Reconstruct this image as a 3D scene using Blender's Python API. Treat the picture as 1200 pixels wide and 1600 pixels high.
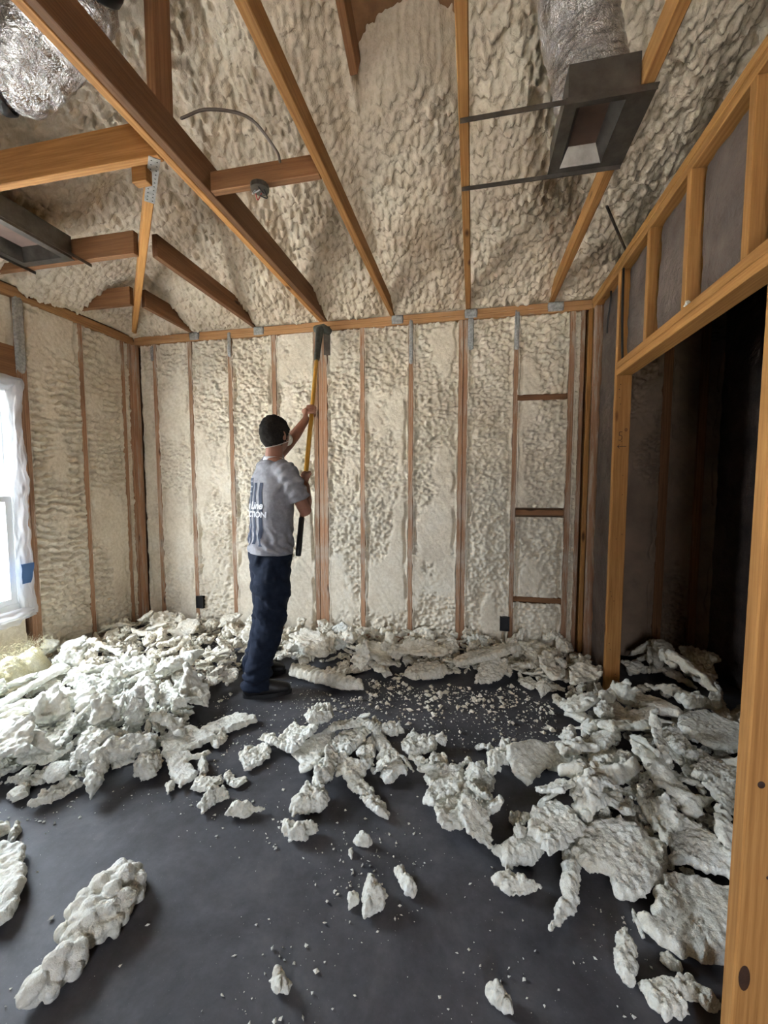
import bpy, bmesh, math, random
import numpy as np
from mathutils import Vector, Matrix, Euler
from mathutils.bvhtree import BVHTree

# ------------------------------------------------------------------ camera, light, exposure
scene = bpy.context.scene
COL = scene.collection
for o in list(bpy.data.objects):
    bpy.data.objects.remove(o, do_unlink=True)

FPX = 650.0                       # focal length in pixels of the 1200x1600 frame
CAM_H = 1.38
cam_d = bpy.data.cameras.new('camera')
cam = bpy.data.objects.new('camera', cam_d)
COL.objects.link(cam)
cam_d.sensor_fit = 'HORIZONTAL'
cam_d.sensor_width = 36.0
cam_d.lens = FPX / 1200.0 * 36.0
cam_d.clip_start = 0.05
# exact yaw and pitch of the photograph
yaw = math.atan2(138.0, math.hypot(650.0, 47.0))
pitch = math.atan2(47.0, 650.0)
cam.location = (0, 0, CAM_H)
cam.rotation_euler = (math.radians(90) - pitch, 0, yaw)
scene.camera = cam

vs = scene.view_settings
scene.display_settings.display_device = 'sRGB'
vs.view_transform = 'Standard'
vs.look = 'None'
vs.gamma = 1.0
vs.use_curve_mapping = False
vs.exposure = 3.4

world = bpy.data.worlds.new('overcast_sky')
scene.world = world
world.use_nodes = True
wn = world.node_tree
wn.nodes.clear()
w_out = wn.nodes.new('ShaderNodeOutputWorld')
w_bg = wn.nodes.new('ShaderNodeBackground')
w_bg.inputs['Color'].default_value = (0.86, 0.91, 1.0, 1)
# CIE overcast sky: three times brighter overhead than at the horizon
w_tc = wn.nodes.new('ShaderNodeTexCoord'); w_sx = wn.nodes.new('ShaderNodeSeparateXYZ')
wn.links.new(w_tc.outputs['Generated'], w_sx.inputs[0])
w_mr = wn.nodes.new('ShaderNodeMapRange')
w_mr.inputs['From Min'].default_value = 0.0; w_mr.inputs['From Max'].default_value = 1.0
w_mr.inputs['To Min'].default_value = 2.3; w_mr.inputs['To Max'].default_value = 6.9
wn.links.new(w_sx.outputs['Z'], w_mr.inputs['Value'])
wn.links.new(w_mr.outputs[0], w_bg.inputs['Strength'])
wn.links.new(w_bg.outputs[0], w_out.inputs[0])

XL, YB, XR, YF, ZT = -3.15, 3.46, 0.86, -2.26, 2.74     # room faces
WINDOWS = [(1.28, 2.36, 0.47, 2.05)]   # y0, y1, z0, z1 in the left wall
def portal(loc, rot, sx, sy):
    l = bpy.data.lights.new('window_portal', 'AREA')
    l.shape = 'RECTANGLE'; l.size = sx; l.size_y = sy
    l.cycles.is_portal = True
    o = bpy.data.objects.new('window_portal', l)
    COL.objects.link(o)
    o.location = loc; o.rotation_euler = rot
    return o
for (y0, y1, z0, z1) in WINDOWS:
    portal((XL - .16, (y0 + y1) / 2, (z0 + z1) / 2), (0, -math.radians(90), 0), z1 - z0, y1 - y0)
FRONT_OPEN = (-0.05, 0.55, 0.8, 2.05)                      # unseen opening added behind the camera for fill light: x0, x1, z0, z1
portal(((FRONT_OPEN[0] + FRONT_OPEN[1]) / 2, YF - .12, (FRONT_OPEN[2] + FRONT_OPEN[3]) / 2), (math.radians(90), 0, 0), FRONT_OPEN[1] - FRONT_OPEN[0], FRONT_OPEN[3] - FRONT_OPEN[2])

sun_d = bpy.data.lights.new('sun', 'SUN')                # added behind the house: its bounce off the yard brightens the ceiling
sun_d.energy = 12.0; sun_d.angle = math.radians(3); sun_d.color = (1.0, .95, .87)
sun = bpy.data.objects.new('sun', sun_d); COL.objects.link(sun)
sun.rotation_euler = (math.radians(-20), math.radians(32), 0)

scene.cycles.max_bounces = 10
scene.cycles.diffuse_bounces = 6
scene.cycles.glossy_bounces = 3
scene.cycles.transmission_bounces = 6
scene.cycles.transparent_max_bounces = 8
scene.cycles.sample_clamp_indirect = 12.0
scene.cycles.caustics_reflective = False
scene.cycles.caustics_refractive = False

# ------------------------------------------------------------------ noise
def _h(ix, iy, iz, seed):
    n = (ix.astype(np.int64) * 374761393 + iy.astype(np.int64) * 668265263 + iz.astype(np.int64) * 2147483647 + seed * 1274126177) & 0xffffffff
    n = ((n ^ (n >> 13)) * 1274126177) & 0xffffffff
    n = ((n ^ (n >> 16)) * 2246822519) & 0xffffffff
    n = n ^ (n >> 15)
    return (n & 0xffffff) / float(0xffffff)
def vnoise(x, y, z=None, seed=0):
    x = np.asarray(x, float); y = np.asarray(y, float)
    z = np.zeros_like(x) if z is None else np.asarray(z, float)
    x0 = np.floor(x); y0 = np.floor(y); z0 = np.floor(z)
    fx = x - x0; fy = y - y0; fz = z - z0
    fx = fx * fx * (3 - 2 * fx); fy = fy * fy * (3 - 2 * fy); fz = fz * fz * (3 - 2 * fz)
    r = 0
    for dx in (0, 1):
        for dy in (0, 1):
            for dz in (0, 1):
                wgt = (fx if dx else 1 - fx) * (fy if dy else 1 - fy) * (fz if dz else 1 - fz)
                r = r + wgt * _h(x0 + dx, y0 + dy, z0 + dz, seed)
    return r * 2 - 1
def fbm(x, y, z=None, seed=0, octv=4, gain=.5):
    r = 0; a = 1; s = 0
    for k in range(octv):
        m = 2.0 ** k
        r = r + a * vnoise(np.asarray(x) * m, np.asarray(y) * m, None if z is None else np.asarray(z) * m, seed + k * 17)
        s += a; a *= gain
    return r / s
def worley(x, y, seed=0):
    x = np.asarray(x, float); y = np.asarray(y, float)
    x0 = np.floor(x); y0 = np.floor(y); zz = np.zeros_like(x)
    f1 = np.full(x.shape, 9.0); cell = np.zeros_like(x)
    for dx in (-1, 0, 1):
        for dy in (-1, 0, 1):
            cx = x0 + dx; cy = y0 + dy
            px = cx + _h(cx, cy, zz, seed); py = cy + _h(cx, cy, zz + 3, seed + 5)
            d = (px - x) ** 2 + (py - y) ** 2
            m = d < f1
            f1 = np.where(m, d, f1); cell = np.where(m, _h(cx, cy, zz + 7, seed + 9), cell)
    return np.sqrt(f1), cell
def sstep(a, b, x):
    t = np.clip((x - a) / (b - a), 0, 1)
    return t * t * (3 - 2 * t)

# ------------------------------------------------------------------ object helpers
def tag(o, label=None, cat=None, group=None, kind=None):
    if label: o['label'] = label
    if cat: o['category'] = cat
    if group: o['group'] = group
    if kind: o['kind'] = kind
    return o
def mesh_from(verts, faces, smooth=False):
    me = bpy.data.meshes.new('mesh')
    me.from_pydata([tuple(map(float, v)) for v in verts] if not isinstance(verts, np.ndarray) else verts.tolist(), [], faces if not isinstance(faces, np.ndarray) else faces.tolist())
    me.update()
    if smooth:
        me.polygons.foreach_set('use_smooth', [True] * len(me.polygons))
    return me
def obj(name, me, mat=None, parent=None):
    o = bpy.data.objects.new(name, me)
    COL.objects.link(o)
    me.name = name
    if mat is not None and len(me.materials) == 0:
        me.materials.append(mat)
    if parent is not None:
        o.parent = parent
    return o
def empty(name, loc=(0, 0, 0)):
    o = bpy.data.objects.new(name, None)
    COL.objects.link(o)
    o.location = loc
    o.empty_display_size = .1
    return o
def box_vf(x0, x1, y0, y1, z0, z1):
    v = [(x0, y0, z0), (x1, y0, z0), (x1, y1, z0), (x0, y1, z0), (x0, y0, z1), (x1, y0, z1), (x1, y1, z1), (x0, y1, z1)]
    f = [(0, 3, 2, 1), (4, 5, 6, 7), (0, 1, 5, 4), (1, 2, 6, 5), (2, 3, 7, 6), (3, 0, 4, 7)]
    return v, f
def boxes_mesh(bs):
    V = []; F = []
    for b in bs:
        v, f = box_vf(*b)
        k = len(V); V += v; F += [tuple(i + k for i in q) for q in f]
    return mesh_from(V, F)
_board_cache = {}
def board_mesh(L, w, h, c=.003):
    """a sawn board, length along local X, eased edges"""
    key = (round(L, 4), round(w, 4), round(h, 4))
    if key in _board_cache: return _board_cache[key]
    bm = bmesh.new()
    bmesh.ops.create_cube(bm, size=1)
    for v in bm.verts: v.co = Vector((v.co.x * L, v.co.y * w, v.co.z * h))
    bmesh.ops.bevel(bm, geom=list(bm.edges), offset=min(c, w * .2, h * .2), segments=1, affect='EDGES')
    me = bpy.data.meshes.new('board'); bm.to_mesh(me); bm.free()
    _board_cache[key] = me
    return me
def board(name, p0, p1, w, h, mat, parent=None, up=(0, 0, 1)):
    """board from p0 to p1 (centre line); w across, h along 'up'"""
    p0 = Vector(p0); p1 = Vector(p1)
    d = p1 - p0; L = d.length; d.normalize()
    up = Vector(up); z = (up - d * up.dot(d)).normalized(); y = z.cross(d)
    me = board_mesh(L, w, h)
    o = obj(name, me, mat, parent)
    if len(o.data.materials) and o.data.materials[0] != mat:
        o.data = me.copy(); o.data.materials.clear(); o.data.materials.append(mat)
    M = Matrix((d, y, z)).transposed().to_4x4(); M.translation = (p0 + p1) / 2
    o.matrix_world = M
    return o
def grid_mesh(P, smooth=True, flip=False):
    """P: (n,m,3) array of points"""
    n, m = P.shape[:2]
    i = np.arange(n * m).reshape(n, m)
    q = np.stack([i[:-1, :-1], i[1:, :-1], i[1:, 1:], i[:-1, 1:]], -1).reshape(-1, 4)
    if flip: q = q[:, ::-1]
    me = bpy.data.meshes.new('grid')
    nv = n * m; nf = len(q)
    me.vertices.add(nv); me.vertices.foreach_set('co', P.reshape(-1).astype(np.float32))
    me.loops.add(nf * 4); me.loops.foreach_set('vertex_index', q.reshape(-1).astype(np.int32))
    me.polygons.add(nf); me.polygons.foreach_set('loop_start', np.arange(0, nf * 4, 4, dtype=np.int32))
    me.update(calc_edges=True)
    if smooth: me.polygons.foreach_set('use_smooth', np.ones(nf, dtype=bool))
    me.validate()
    return me
def tube_vf(path, rads, ref=(0, 0, 1), n=14, caps=True, round_caps=True):
    """path (k,3); rads list of r or (ra along ref side, rb)"""
    path = [Vector(p) for p in path]; k = len(path)
    rads = [(r, r) if not isinstance(r, (tuple, list)) else tuple(r) for r in rads]
    rings = []
    for i, p in enumerate(path):
        t = (path[min(i + 1, k - 1)] - path[max(i - 1, 0)]).normalized()
        a = Vector(ref); a = a - t * a.dot(t)
        if a.length < 1e-4: a = t.orthogonal()
        a.normalize(); b = t.cross(a)
        rings.append((p, a, b, rads[i][0], rads[i][1], t))
    if caps and round_caps:
        p, a, b, ra, rb, t = rings[0]; m = min(ra, rb)
        pre = [(p - t * m * .9, a, b, ra * .35, rb * .35, t), (p - t * m * .55, a, b, ra * .8, rb * .8, t)]
        p, a, b, ra, rb, t = rings[-1]; m = min(ra, rb)
        post = [(p + t * m * .55, a, b, ra * .8, rb * .8, t), (p + t * m * .9, a, b, ra * .35, rb * .35, t)]
        rings = pre + rings + post
    V = []; F = []
    for (p, a, b, ra, rb, t) in rings:
        for j in range(n):
            th = 2 * math.pi * j / n
            V.append(tuple(p + a * (ra * math.cos(th)) + b * (rb * math.sin(th))))
    R = len(rings)
    for i in range(R - 1):
        for j in range(n):
            F.append((i * n + j, i * n + (j + 1) % n, (i + 1) * n + (j + 1) % n, (i + 1) * n + j))
    if caps:
        F.append(tuple(range(n - 1, -1, -1)))
        F.append(tuple((R - 1) * n + j for j in range(n)))
    return V, F
def join_vf(parts):
    V = []; F = []
    for v, f in parts:
        k = len(V); V += list(v); F += [tuple(i + k for i in q) for q in f]
    return V, F
def spline(pts, n):
    """Catmull-Rom through pts"""
    P = [Vector(p) for p in pts]
    P = [P[0] * 2 - P[1]] + P + [P[-1] * 2 - P[-2]]
    out = []
    segs = len(P) - 3
    for i in range(n):
        u = i / (n - 1) * segs; s = min(int(u), segs - 1); t = u - s
        a, b, c, d = P[s:s + 4]
        out.append(.5 * ((2 * b) + (c - a) * t + (2 * a - 5 * b + 4 * c - d) * t * t + (3 * b - a - 3 * c + d) * t ** 3))
    return out

def remeshed(vf, voxel, smooth=6, factor=.5):
    me = mesh_from(vf[0], vf[1]); o = bpy.data.objects.new('tmp', me); COL.objects.link(o)
    m = o.modifiers.new('r', 'REMESH'); m.mode = 'VOXEL'; m.voxel_size = voxel; m.use_smooth_shade = True
    s = o.modifiers.new('s', 'SMOOTH'); s.factor = factor; s.iterations = smooth
    dg = bpy.context.evaluated_depsgraph_get(); dg.update()
    new = bpy.data.meshes.new_from_object(o.evaluated_get(dg))
    bpy.data.objects.remove(o, do_unlink=True); bpy.data.meshes.remove(me)
    new.polygons.foreach_set('use_smooth', np.ones(len(new.polygons), dtype=bool))
    return new
def verts_np(me):
    a = np.empty(len(me.vertices) * 3, np.float32); me.vertices.foreach_get('co', a); return a.reshape(-1, 3).astype(float)
def normals_np(me):
    a = np.empty(len(me.vertices) * 3, np.float32); me.vertices.foreach_get('normal', a); return a.reshape(-1, 3).astype(float)
def ellipsoid_vf(c, ax, rad, nu=28, nv=18, fn=None):
    c = Vector(c); V = []; F = []
    for i in range(nv + 1):
        ph = math.pi * i / nv
        for j in range(nu):
            th = 2 * math.pi * j / nu
            l = Vector((math.sin(ph) * math.cos(th), math.sin(ph) * math.sin(th), math.cos(ph)))
            s = Vector((l.x * rad[0], l.y * rad[1], l.z * rad[2]))
            if fn: s = fn(s, l)
            V.append(tuple(c + ax[0] * s.x + ax[1] * s.y + ax[2] * s.z))
    for i in range(nv):
        for j in range(nu):
            F.append((i * nu + j, (i + 1) * nu + j, (i + 1) * nu + (j + 1) % nu, i * nu + (j + 1) % nu))
    return V, F

# ------------------------------------------------------------------ materials
def mat_new(name):
    m = bpy.data.materials.new(name); m.use_nodes = True
    nt = m.node_tree; nt.nodes.clear()
    out = nt.nodes.new('ShaderNodeOutputMaterial')
    b = nt.nodes.new('ShaderNodeBsdfPrincipled')
    nt.links.new(b.outputs[0], out.inputs[0])
    return m, nt, b
def N(nt, typ, **kw):
    n = nt.nodes.new('ShaderNode' + typ)
    for k, v in kw.items():
        if k.startswith('_'): setattr(n, k[1:], v)
        else: n.inputs[k].default_value = v
    return n
def coords(nt, scale=(1, 1, 1), kind='Object'):
    tc = nt.nodes.new('ShaderNodeTexCoord'); mp = nt.nodes.new('ShaderNodeMapping')
    mp.inputs['Scale'].default_value = scale
    nt.links.new(tc.outputs[kind], mp.inputs['Vector'])
    return mp.outputs[0]
def noise(nt, vec, scale, detail=4, rough=.55, dist=0):
    n = N(nt, 'TexNoise', Scale=scale, Detail=detail, Roughness=rough, Distortion=dist)
    nt.links.new(vec, n.inputs['Vector'])
    return n.outputs['Fac']
def ramp(nt, fac, stops):
    r = nt.nodes.new('ShaderNodeValToRGB')
    el = r.color_ramp.elements
    while len(el) < len(stops): el.new(.5)
    for e, (p, c) in zip(el, stops):
        e.position = p; e.color = (c[0], c[1], c[2], 1)
    nt.links.new(fac, r.inputs[0])
    return r.outputs[0]
def mixc(nt, fac, a, b, mode='MIX'):
    m = nt.nodes.new('ShaderNodeMix'); m.data_type = 'RGBA'; m.blend_type = mode
    if isinstance(fac, float): m.inputs[0].default_value = fac
    else: nt.links.new(fac, m.inputs[0])
    for s, v in ((6, a), (7, b)):
        if isinstance(v, (tuple, list)): m.inputs[s].default_value = (v[0], v[1], v[2], 1)
        else: nt.links.new(v, m.inputs[s])
    return m.outputs[2]
def bump(nt, b, height, strength=.3, dist=.01, prev=None):
    bp = nt.nodes.new('ShaderNodeBump')
    bp.inputs['Strength'].default_value = strength; bp.inputs['Distance'].default_value = dist
    nt.links.new(height, bp.inputs['Height'])
    if prev is not None: nt.links.new(prev, bp.inputs['Normal'])
    nt.links.new(bp.outputs[0], b.inputs['Normal'])
    return bp.outputs[0]
def foam_mat(name, ca, cb, cc, bs=.35, scale=1.0):
    m, nt, b = mat_new(name)
    v = coords(nt)
    f = noise(nt, v, 3.2 * scale, 5, .6)
    c = ramp(nt, f, [(.3, ca), (.52, cb), (.75, cc)])
    f2 = noise(nt, v, 38 * scale, 3, .6)
    c2 = ramp(nt, f2, [(.35, (.86, .84, .8)), (.6, (1, 1, 1))])
    nt.links.new(mixc(nt, 1.0, c, c2, 'MULTIPLY'), b.inputs['Base Color'])
    b.inputs['Roughness'].default_value = .92
    b.inputs['Specular IOR Level'].default_value = .2
    n1 = bump(nt, b, noise(nt, v, 140 * scale, 3, .7), bs, .004)
    bump(nt, b, noise(nt, v, 45 * scale, 4, .6), bs, .010, n1)
    return m
def wood_mat(name, dark, mid, light, grey=0.0):
    m, nt, b = mat_new(name)
    oi = nt.nodes.new('ShaderNodeObjectInfo')
    tc = nt.nodes.new('ShaderNodeTexCoord'); mp = nt.nodes.new('ShaderNodeMapping')
    mp.inputs['Scale'].default_value = (1.2, 16, 16)
    ad = nt.nodes.new('ShaderNodeVectorMath'); ad.operation = 'MULTIPLY_ADD'
    nt.links.new(oi.outputs['Random'], ad.inputs[0]); ad.inputs[1].default_value = (37, 11, 23)
    nt.links.new(tc.outputs['Object'], ad.inputs[2])
    nt.links.new(ad.outputs[0], mp.inputs['Vector']); v = mp.outputs[0]
    g = N(nt, 'TexWave', Scale=1.1, Distortion=7.0, Detail=3.0); g.inputs['Detail Scale'].default_value = 1.4
    g.bands_direction = 'Y'
    nt.links.new(v, g.inputs['Vector'])
    c = ramp(nt, g.outputs['Fac'], [(.0, dark), (.45, mid), (1.0, light)])
    fv = nt.nodes.new('ShaderNodeMapping'); fv.inputs['Scale'].default_value = (1.6, 60, 60)
    nt.links.new(ad.outputs[0], fv.inputs['Vector'])
    f = noise(nt, fv.outputs[0], 2.2, 6, .72)
    c = mixc(nt, .72, c, ramp(nt, f, [(.3, dark), (.5, mid), (.7, light)]))
    # knots
    kv = nt.nodes.new('ShaderNodeMapping'); kv.inputs['Scale'].default_value = (2.3, 7, 7)
    nt.links.new(ad.outputs[0], kv.inputs['Vector'])
    vo = N(nt, 'TexVoronoi', Scale=1.0); nt.links.new(kv.outputs[0], vo.inputs['Vector'])
    kf = ramp(nt, vo.outputs['Distance'], [(.05, (1, 1, 1)), (.12, (0, 0, 0))])
    c = mixc(nt, kf, c, (dark[0] * .35, dark[1] * .3, dark[2] * .25))
    # board to board difference
    hs = nt.nodes.new('ShaderNodeHueSaturation')
    mr = N(nt, 'MapRange'); mr.inputs['To Min'].default_value = .78; mr.inputs['To Max'].default_value = 1.18
    nt.links.new(oi.outputs['Random'], mr.inputs['Value']); nt.links.new(mr.outputs[0], hs.inputs['Value'])
    nt.links.new(c, hs.inputs['Color']); c = hs.outputs[0]
    # foam overspray stuck on the wood
    if grey > 0:
        ov = coords(nt, (3.0, 34, 34)); of = noise(nt, ov, 1.0, 5, .75)
        msk = ramp(nt, of, [(.62 - grey * .2, (0, 0, 0)), (.68 - grey * .1, (.85, .85, .85))])
        c = mixc(nt, msk, c, (.44, .36, .28))
    nt.links.new(c, b.inputs['Base Color'])
    b.inputs['Roughness'].default_value = .72
    b.inputs['Specular IOR Level'].default_value = .25
    bump(nt, b, f, .25, .003)
    return m
def plain_mat(name, col, rough=.6, metal=0.0, bscale=None, bstr=.2, bdist=.004, vary=.0, vscale=6):
    m, nt, b = mat_new(name)
    v = coords(nt)
    if vary > 0:
        f = noise(nt, v, vscale, 5, .6)
        lo = tuple(c * (1 - vary) for c in col); hi = tuple(min(1, c * (1 + vary)) for c in col)
        nt.links.new(ramp(nt, f, [(.3, lo), (.7, hi)]), b.inputs['Base Color'])
    else:
        b.inputs['Base Color'].default_value = (*col, 1)
    b.inputs['Roughness'].default_value = rough
    b.inputs['Metallic'].default_value = metal
    if bscale: bump(nt, b, noise(nt, v, bscale, 4, .6), bstr, bdist)
    return m
M = {}
M['foam_ceiling'] = foam_mat('sprayed_foam_ceiling', (.58, .48, .36), (.68, .58, .45), (.75, .665, .53), .6)
M['foam_wall'] = foam_mat('trimmed_foam_wall', (.64, .56, .445), (.735, .66, .535), (.78, .725, .62), .55)
M['foam_scrap'] = foam_mat('foam_scrap', (.74, .72, .62), (.79, .79, .73), (.82, .83, .80), .8, 1.5)
M['foam_scrap_cream'] = foam_mat('foam_scrap_cream', (.73, .665, .53), (.78, .735, .635), (.82, .79, .72), .8, 1.5)
M['wood'] = wood_mat('framing_lumber', (.26, .112, .034), (.385, .18, .055), (.52, .27, .092))
M['wood_stud'] = wood_mat('wall_stud_lumber', (.22, .105, .055), (.34, .185, .102), (.45, .27, .165), .6)
M['wood_plate'] = wood_mat('top_plate_lumber', (.25, .12, .05), (.38, .20, .085), (.48, .28, .13), .12)
M['wood_warm'] = wood_mat('door_frame_lumber', (.28, .122, .034), (.40, .19, .056), (.51, .265, .086))
M['wood_dark'] = wood_mat('dark_truss_lumber', (.14, .062, .026), (.21, .098, .042), (.29, .145, .064))
M['deck'] = plain_mat('roof_deck_board', (.22, .115, .05), .8, 0, 30, .3, .004, .3, 9)
M['galv'] = plain_mat('galvanised_steel', (.42, .42, .41), .45, .85, 90, .25, .002, .25, 25)
M['steel_dark'] = plain_mat('dark_sheet_steel', (.13, .115, .10), .42, .8, 40, .2, .002, .3, 14)
M['boot_panel'] = plain_mat('register_liner', (.20, .13, .10), .6, .2, 20, .3, .004, .2, 8)
M['black'] = plain_mat('black_rubber', (.012, .012, .013), .5)
M['box_black'] = plain_mat('black_plastic_box', (.006, .006, .008), .4)
M['cable'] = plain_mat('grey_cable', (.12, .09, .07), .5)
M['net'] = plain_mat('netted_insulation', (.110, .082, .066), .85, 0, 14, .8, .03, .35, 5)
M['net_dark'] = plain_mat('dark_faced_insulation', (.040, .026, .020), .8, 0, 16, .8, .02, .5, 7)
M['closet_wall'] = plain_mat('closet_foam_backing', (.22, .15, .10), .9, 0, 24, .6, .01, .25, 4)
M['sheathing'] = plain_mat('wall_sheathing', (.20, .12, .065), .85, 0, 30, .3, .004, .3, 8)
M['vinyl'] = plain_mat('white_vinyl', (.80, .82, .84), .35)
M['fiber'] = foam_mat('fibreglass_wool', (.70, .62, .36), (.77, .72, .52), (.81, .79, .68), .7, 3.0)
M['ground'] = plain_mat('pale_ground_outside', (.55, .53, .49), .9, 0, None, 0, 0, .12, .6)

def foil_mat():
    m, nt, b = mat_new('wrinkled_foil')
    v = coords(nt)
    b.inputs['Base Color'].default_value = (.55, .52, .50, 1)
    b.inputs['Metallic'].default_value = 1.0
    b.inputs['Roughness'].default_value = .13
    n1 = bump(nt, b, noise(nt, v, 16, 5, .7, 1.2), 1.0, .035)
    bump(nt, b, noise(nt, v, 60, 3, .6, .5), .7, .008, n1)
    return m
M['foil'] = foil_mat()
def concrete_mat():
    m, nt, b = mat_new('concrete_slab')
    v = coords(nt)
    f = noise(nt, v, 2.6, 9, .68, .3)
    c = ramp(nt, f, [(.34, (.036, .035, .039)), (.5, (.066, .065, .072)), (.66, (.100, .098, .107))])
    f2 = noise(nt, v, 26, 5, .7)
    c = mixc(nt, 1.0, c, ramp(nt, f2, [(.3, (.82, .82, .82)), (.65, (1.06, 1.06, 1.06))]), 'MULTIPLY')
    f3 = noise(nt, v, 190, 2, .5)
    c = mixc(nt, ramp(nt, f3, [(.70, (0, 0, 0)), (.78, (.35, .35, .35))]), c, (.45, .45, .43))
    nt.links.new(c, b.inputs['Base Color'])
    b.inputs['Roughness'].default_value = .62
    b.inputs['Specular IOR Level'].default_value = .35
    bump(nt, b, f2, .12, .004)
    return m
M['concrete'] = concrete_mat()
def film_mat():
    m, nt, b = mat_new('clear_plastic_film')
    nt.nodes.remove(b)
    out = [n for n in nt.nodes if n.type == 'OUTPUT_MATERIAL'][0]
    tr = nt.nodes.new('ShaderNodeBsdfTransparent'); tr.inputs[0].default_value = (.92, .94, .96, 1)
    tl = nt.nodes.new('ShaderNodeBsdfTranslucent'); tl.inputs[0].default_value = (.8, .82, .84, 1)
    gl = nt.nodes.new('ShaderNodeBsdfGlossy'); gl.inputs[1].default_value = .25
    df = nt.nodes.new('ShaderNodeBsdfDiffuse'); df.inputs[0].default_value = (.75, .76, .78, 1)
    m1 = nt.nodes.new('ShaderNodeMixShader'); m1.inputs[0].default_value = .5
    nt.links.new(tl.outputs[0], m1.inputs[1]); nt.links.new(df.outputs[0], m1.inputs[2])
    m2 = nt.nodes.new('ShaderNodeMixShader'); m2.inputs[0].default_value = .12
    nt.links.new(m1.outputs[0], m2.inputs[1]); nt.links.new(gl.outputs[0], m2.inputs[2])
    m3 = nt.nodes.new('ShaderNodeMixShader'); m3.inputs[0].default_value = .35
    nt.links.new(m2.outputs[0], m3.inputs[1]); nt.links.new(tr.outputs[0], m3.inputs[2])
    nt.links.new(m3.outputs[0], out.inputs[0])
    return m
M['film'] = film_mat()
def glass_mat():
    m, nt, b = mat_new('window_glass')
    nt.nodes.remove(b)
    out = [n for n in nt.nodes if n.type == 'OUTPUT_MATERIAL'][0]
    tr = nt.nodes.new('ShaderNodeBsdfTransparent'); tr.inputs[0].default_value = (.93, .96, .97, 1)
    gl = nt.nodes.new('ShaderNodeBsdfGlossy'); gl.inputs[1].default_value = .02
    mx = nt.nodes.new('ShaderNodeMixShader'); mx.inputs[0].default_value = .06
    nt.links.new(tr.outputs[0], mx.inputs[1]); nt.links.new(gl.outputs[0], mx.inputs[2])
    nt.links.new(mx.outputs[0], out.inputs[0])
    return m
M['glass'] = glass_mat()
# ------------------------------------------------------------------ room shell
tag(obj('ground_outside', boxes_mesh([(-30, 14, -30, 30, -.40, -.30)]), M['ground']), kind='structure')
tag(obj('floor', boxes_mesh([(-3.32, 1.90, -2.42, 3.70, -.15, 0.0)]), M['concrete']), kind='structure')
wall_back = tag(obj('wall_back', boxes_mesh([(-3.32, 1.90, 3.56, 3.70, 0, 3.2)]), M['sheathing']), kind='structure')
def holed_wall(axis, a0, a1, z0, z1, t0, t1, holes):
    """boxes of a wall with rectangular holes; axis = the coordinate the wall runs along"""
    bs = []; cur = a0
    for (h0, h1, hz0, hz1) in sorted(holes):
        bs.append((cur, h0, z0, z1))
        if hz0 > z0: bs.append((h0, h1, z0, hz0))
        bs.append((h0, h1, hz1, z1)); cur = h1
    bs.append((cur, a1, z0, z1))
    return boxes_mesh([(t0, t1, p, q, r, s) if axis == 'y' else (p, q, t0, t1, r, s) for (p, q, r, s) in bs])
wall_left = tag(obj('wall_left', holed_wall('y', -2.42, 3.70, 0, 3.2, -3.32, -3.25, WINDOWS), M['sheathing']), kind='structure')
fo = FRONT_OPEN
tag(obj('wall_front', holed_wall('x', -3.32, 1.90, 0, 3.2, YF - .16, YF, [fo]), M['foam_wall']), kind='structure')
wall_right = tag(obj('wall_right', boxes_mesh([(.865, .95, YF, .90, 0, 2.66)]), M['net']), kind='structure')
tag(obj('wall_gable', boxes_mesh([(1.75, 1.90, -2.42, 3.70, 2.72, 5.2)]), M['foam_wall']), kind='structure')
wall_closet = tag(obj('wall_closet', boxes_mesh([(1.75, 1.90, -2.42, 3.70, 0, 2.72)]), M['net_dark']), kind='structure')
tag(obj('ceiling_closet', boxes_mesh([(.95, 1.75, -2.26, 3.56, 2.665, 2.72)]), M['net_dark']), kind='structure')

# ------------------------------------------------------------------ sprayed foam under the roof
RAFTERS = (-3.15, -2.53, -1.91, -1.27, -.665, -.05, .57, 1.18, 1.80)
def roof_z(x, y):
    zb = np.where(y > .6, 2.755 + .5 * (3.46 - y), 2.755 + .5 * (y + 2.26))
    zl = 2.755 + .5 * (x + 3.15)
    k = .10
    h = np.clip(.5 + .5 * (zl - zb) / k, 0, 1)
    return zl * (1 - h) + zb * h - k * h * (1 - h), zb, zl
def foam_relief(u, v, seed):
    """u across the slope, v up the slope: overlapping blobs of risen foam"""
    wu = u + .02 * fbm(u * 9, v * 9, seed=seed + 1, octv=2); wv = v + .03 * fbm(u * 7, v * 7, seed=seed + 2, octv=2)
    size = 1 + .35 * vnoise(u * 1.7, v * 1.7, seed=seed + 8)
    a, ca = worley(wu / .031, wv / .042, seed); b, cb = worley(wu / .017, wv / .021, seed + 3)
    d = .029 * (1 - np.clip(a * 1.15, 0, 1) ** 1.5) * (.25 + 1.2 * ca) * size + .017 * (1 - np.clip(b * 1.1, 0, 1) ** 1.5) * (.3 + 1.1 * cb)
    d = d - .02 + .026 * fbm(u * 3.1, v * 2.2, seed=seed + 4, octv=3) + .026 * fbm(u * 9, v * 6, seed=seed + 6, octv=3)
    return d
xs = np.arange(-3.16, 1.765, .0085)
ys = np.concatenate([np.arange(-2.27, 1.15, .11), np.arange(1.15, 3.52, .0085)])
X, Y = np.meshgrid(xs, ys, indexing='ij')
Z, ZB, ZL = roof_z(X, Y)
wl = sstep(-.12, .12, ZB - ZL)                      # 1 on the left hip slope
r = np.array(RAFTERS)
def bay(t):
    i = np.clip(np.searchsorted(r, t) - 1, 0, len(r) - 2)
    s = (t - r[i]) / (r[i + 1] - r[i])
    return 1 - np.abs(2 * s - 1) ** 3.0
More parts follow.
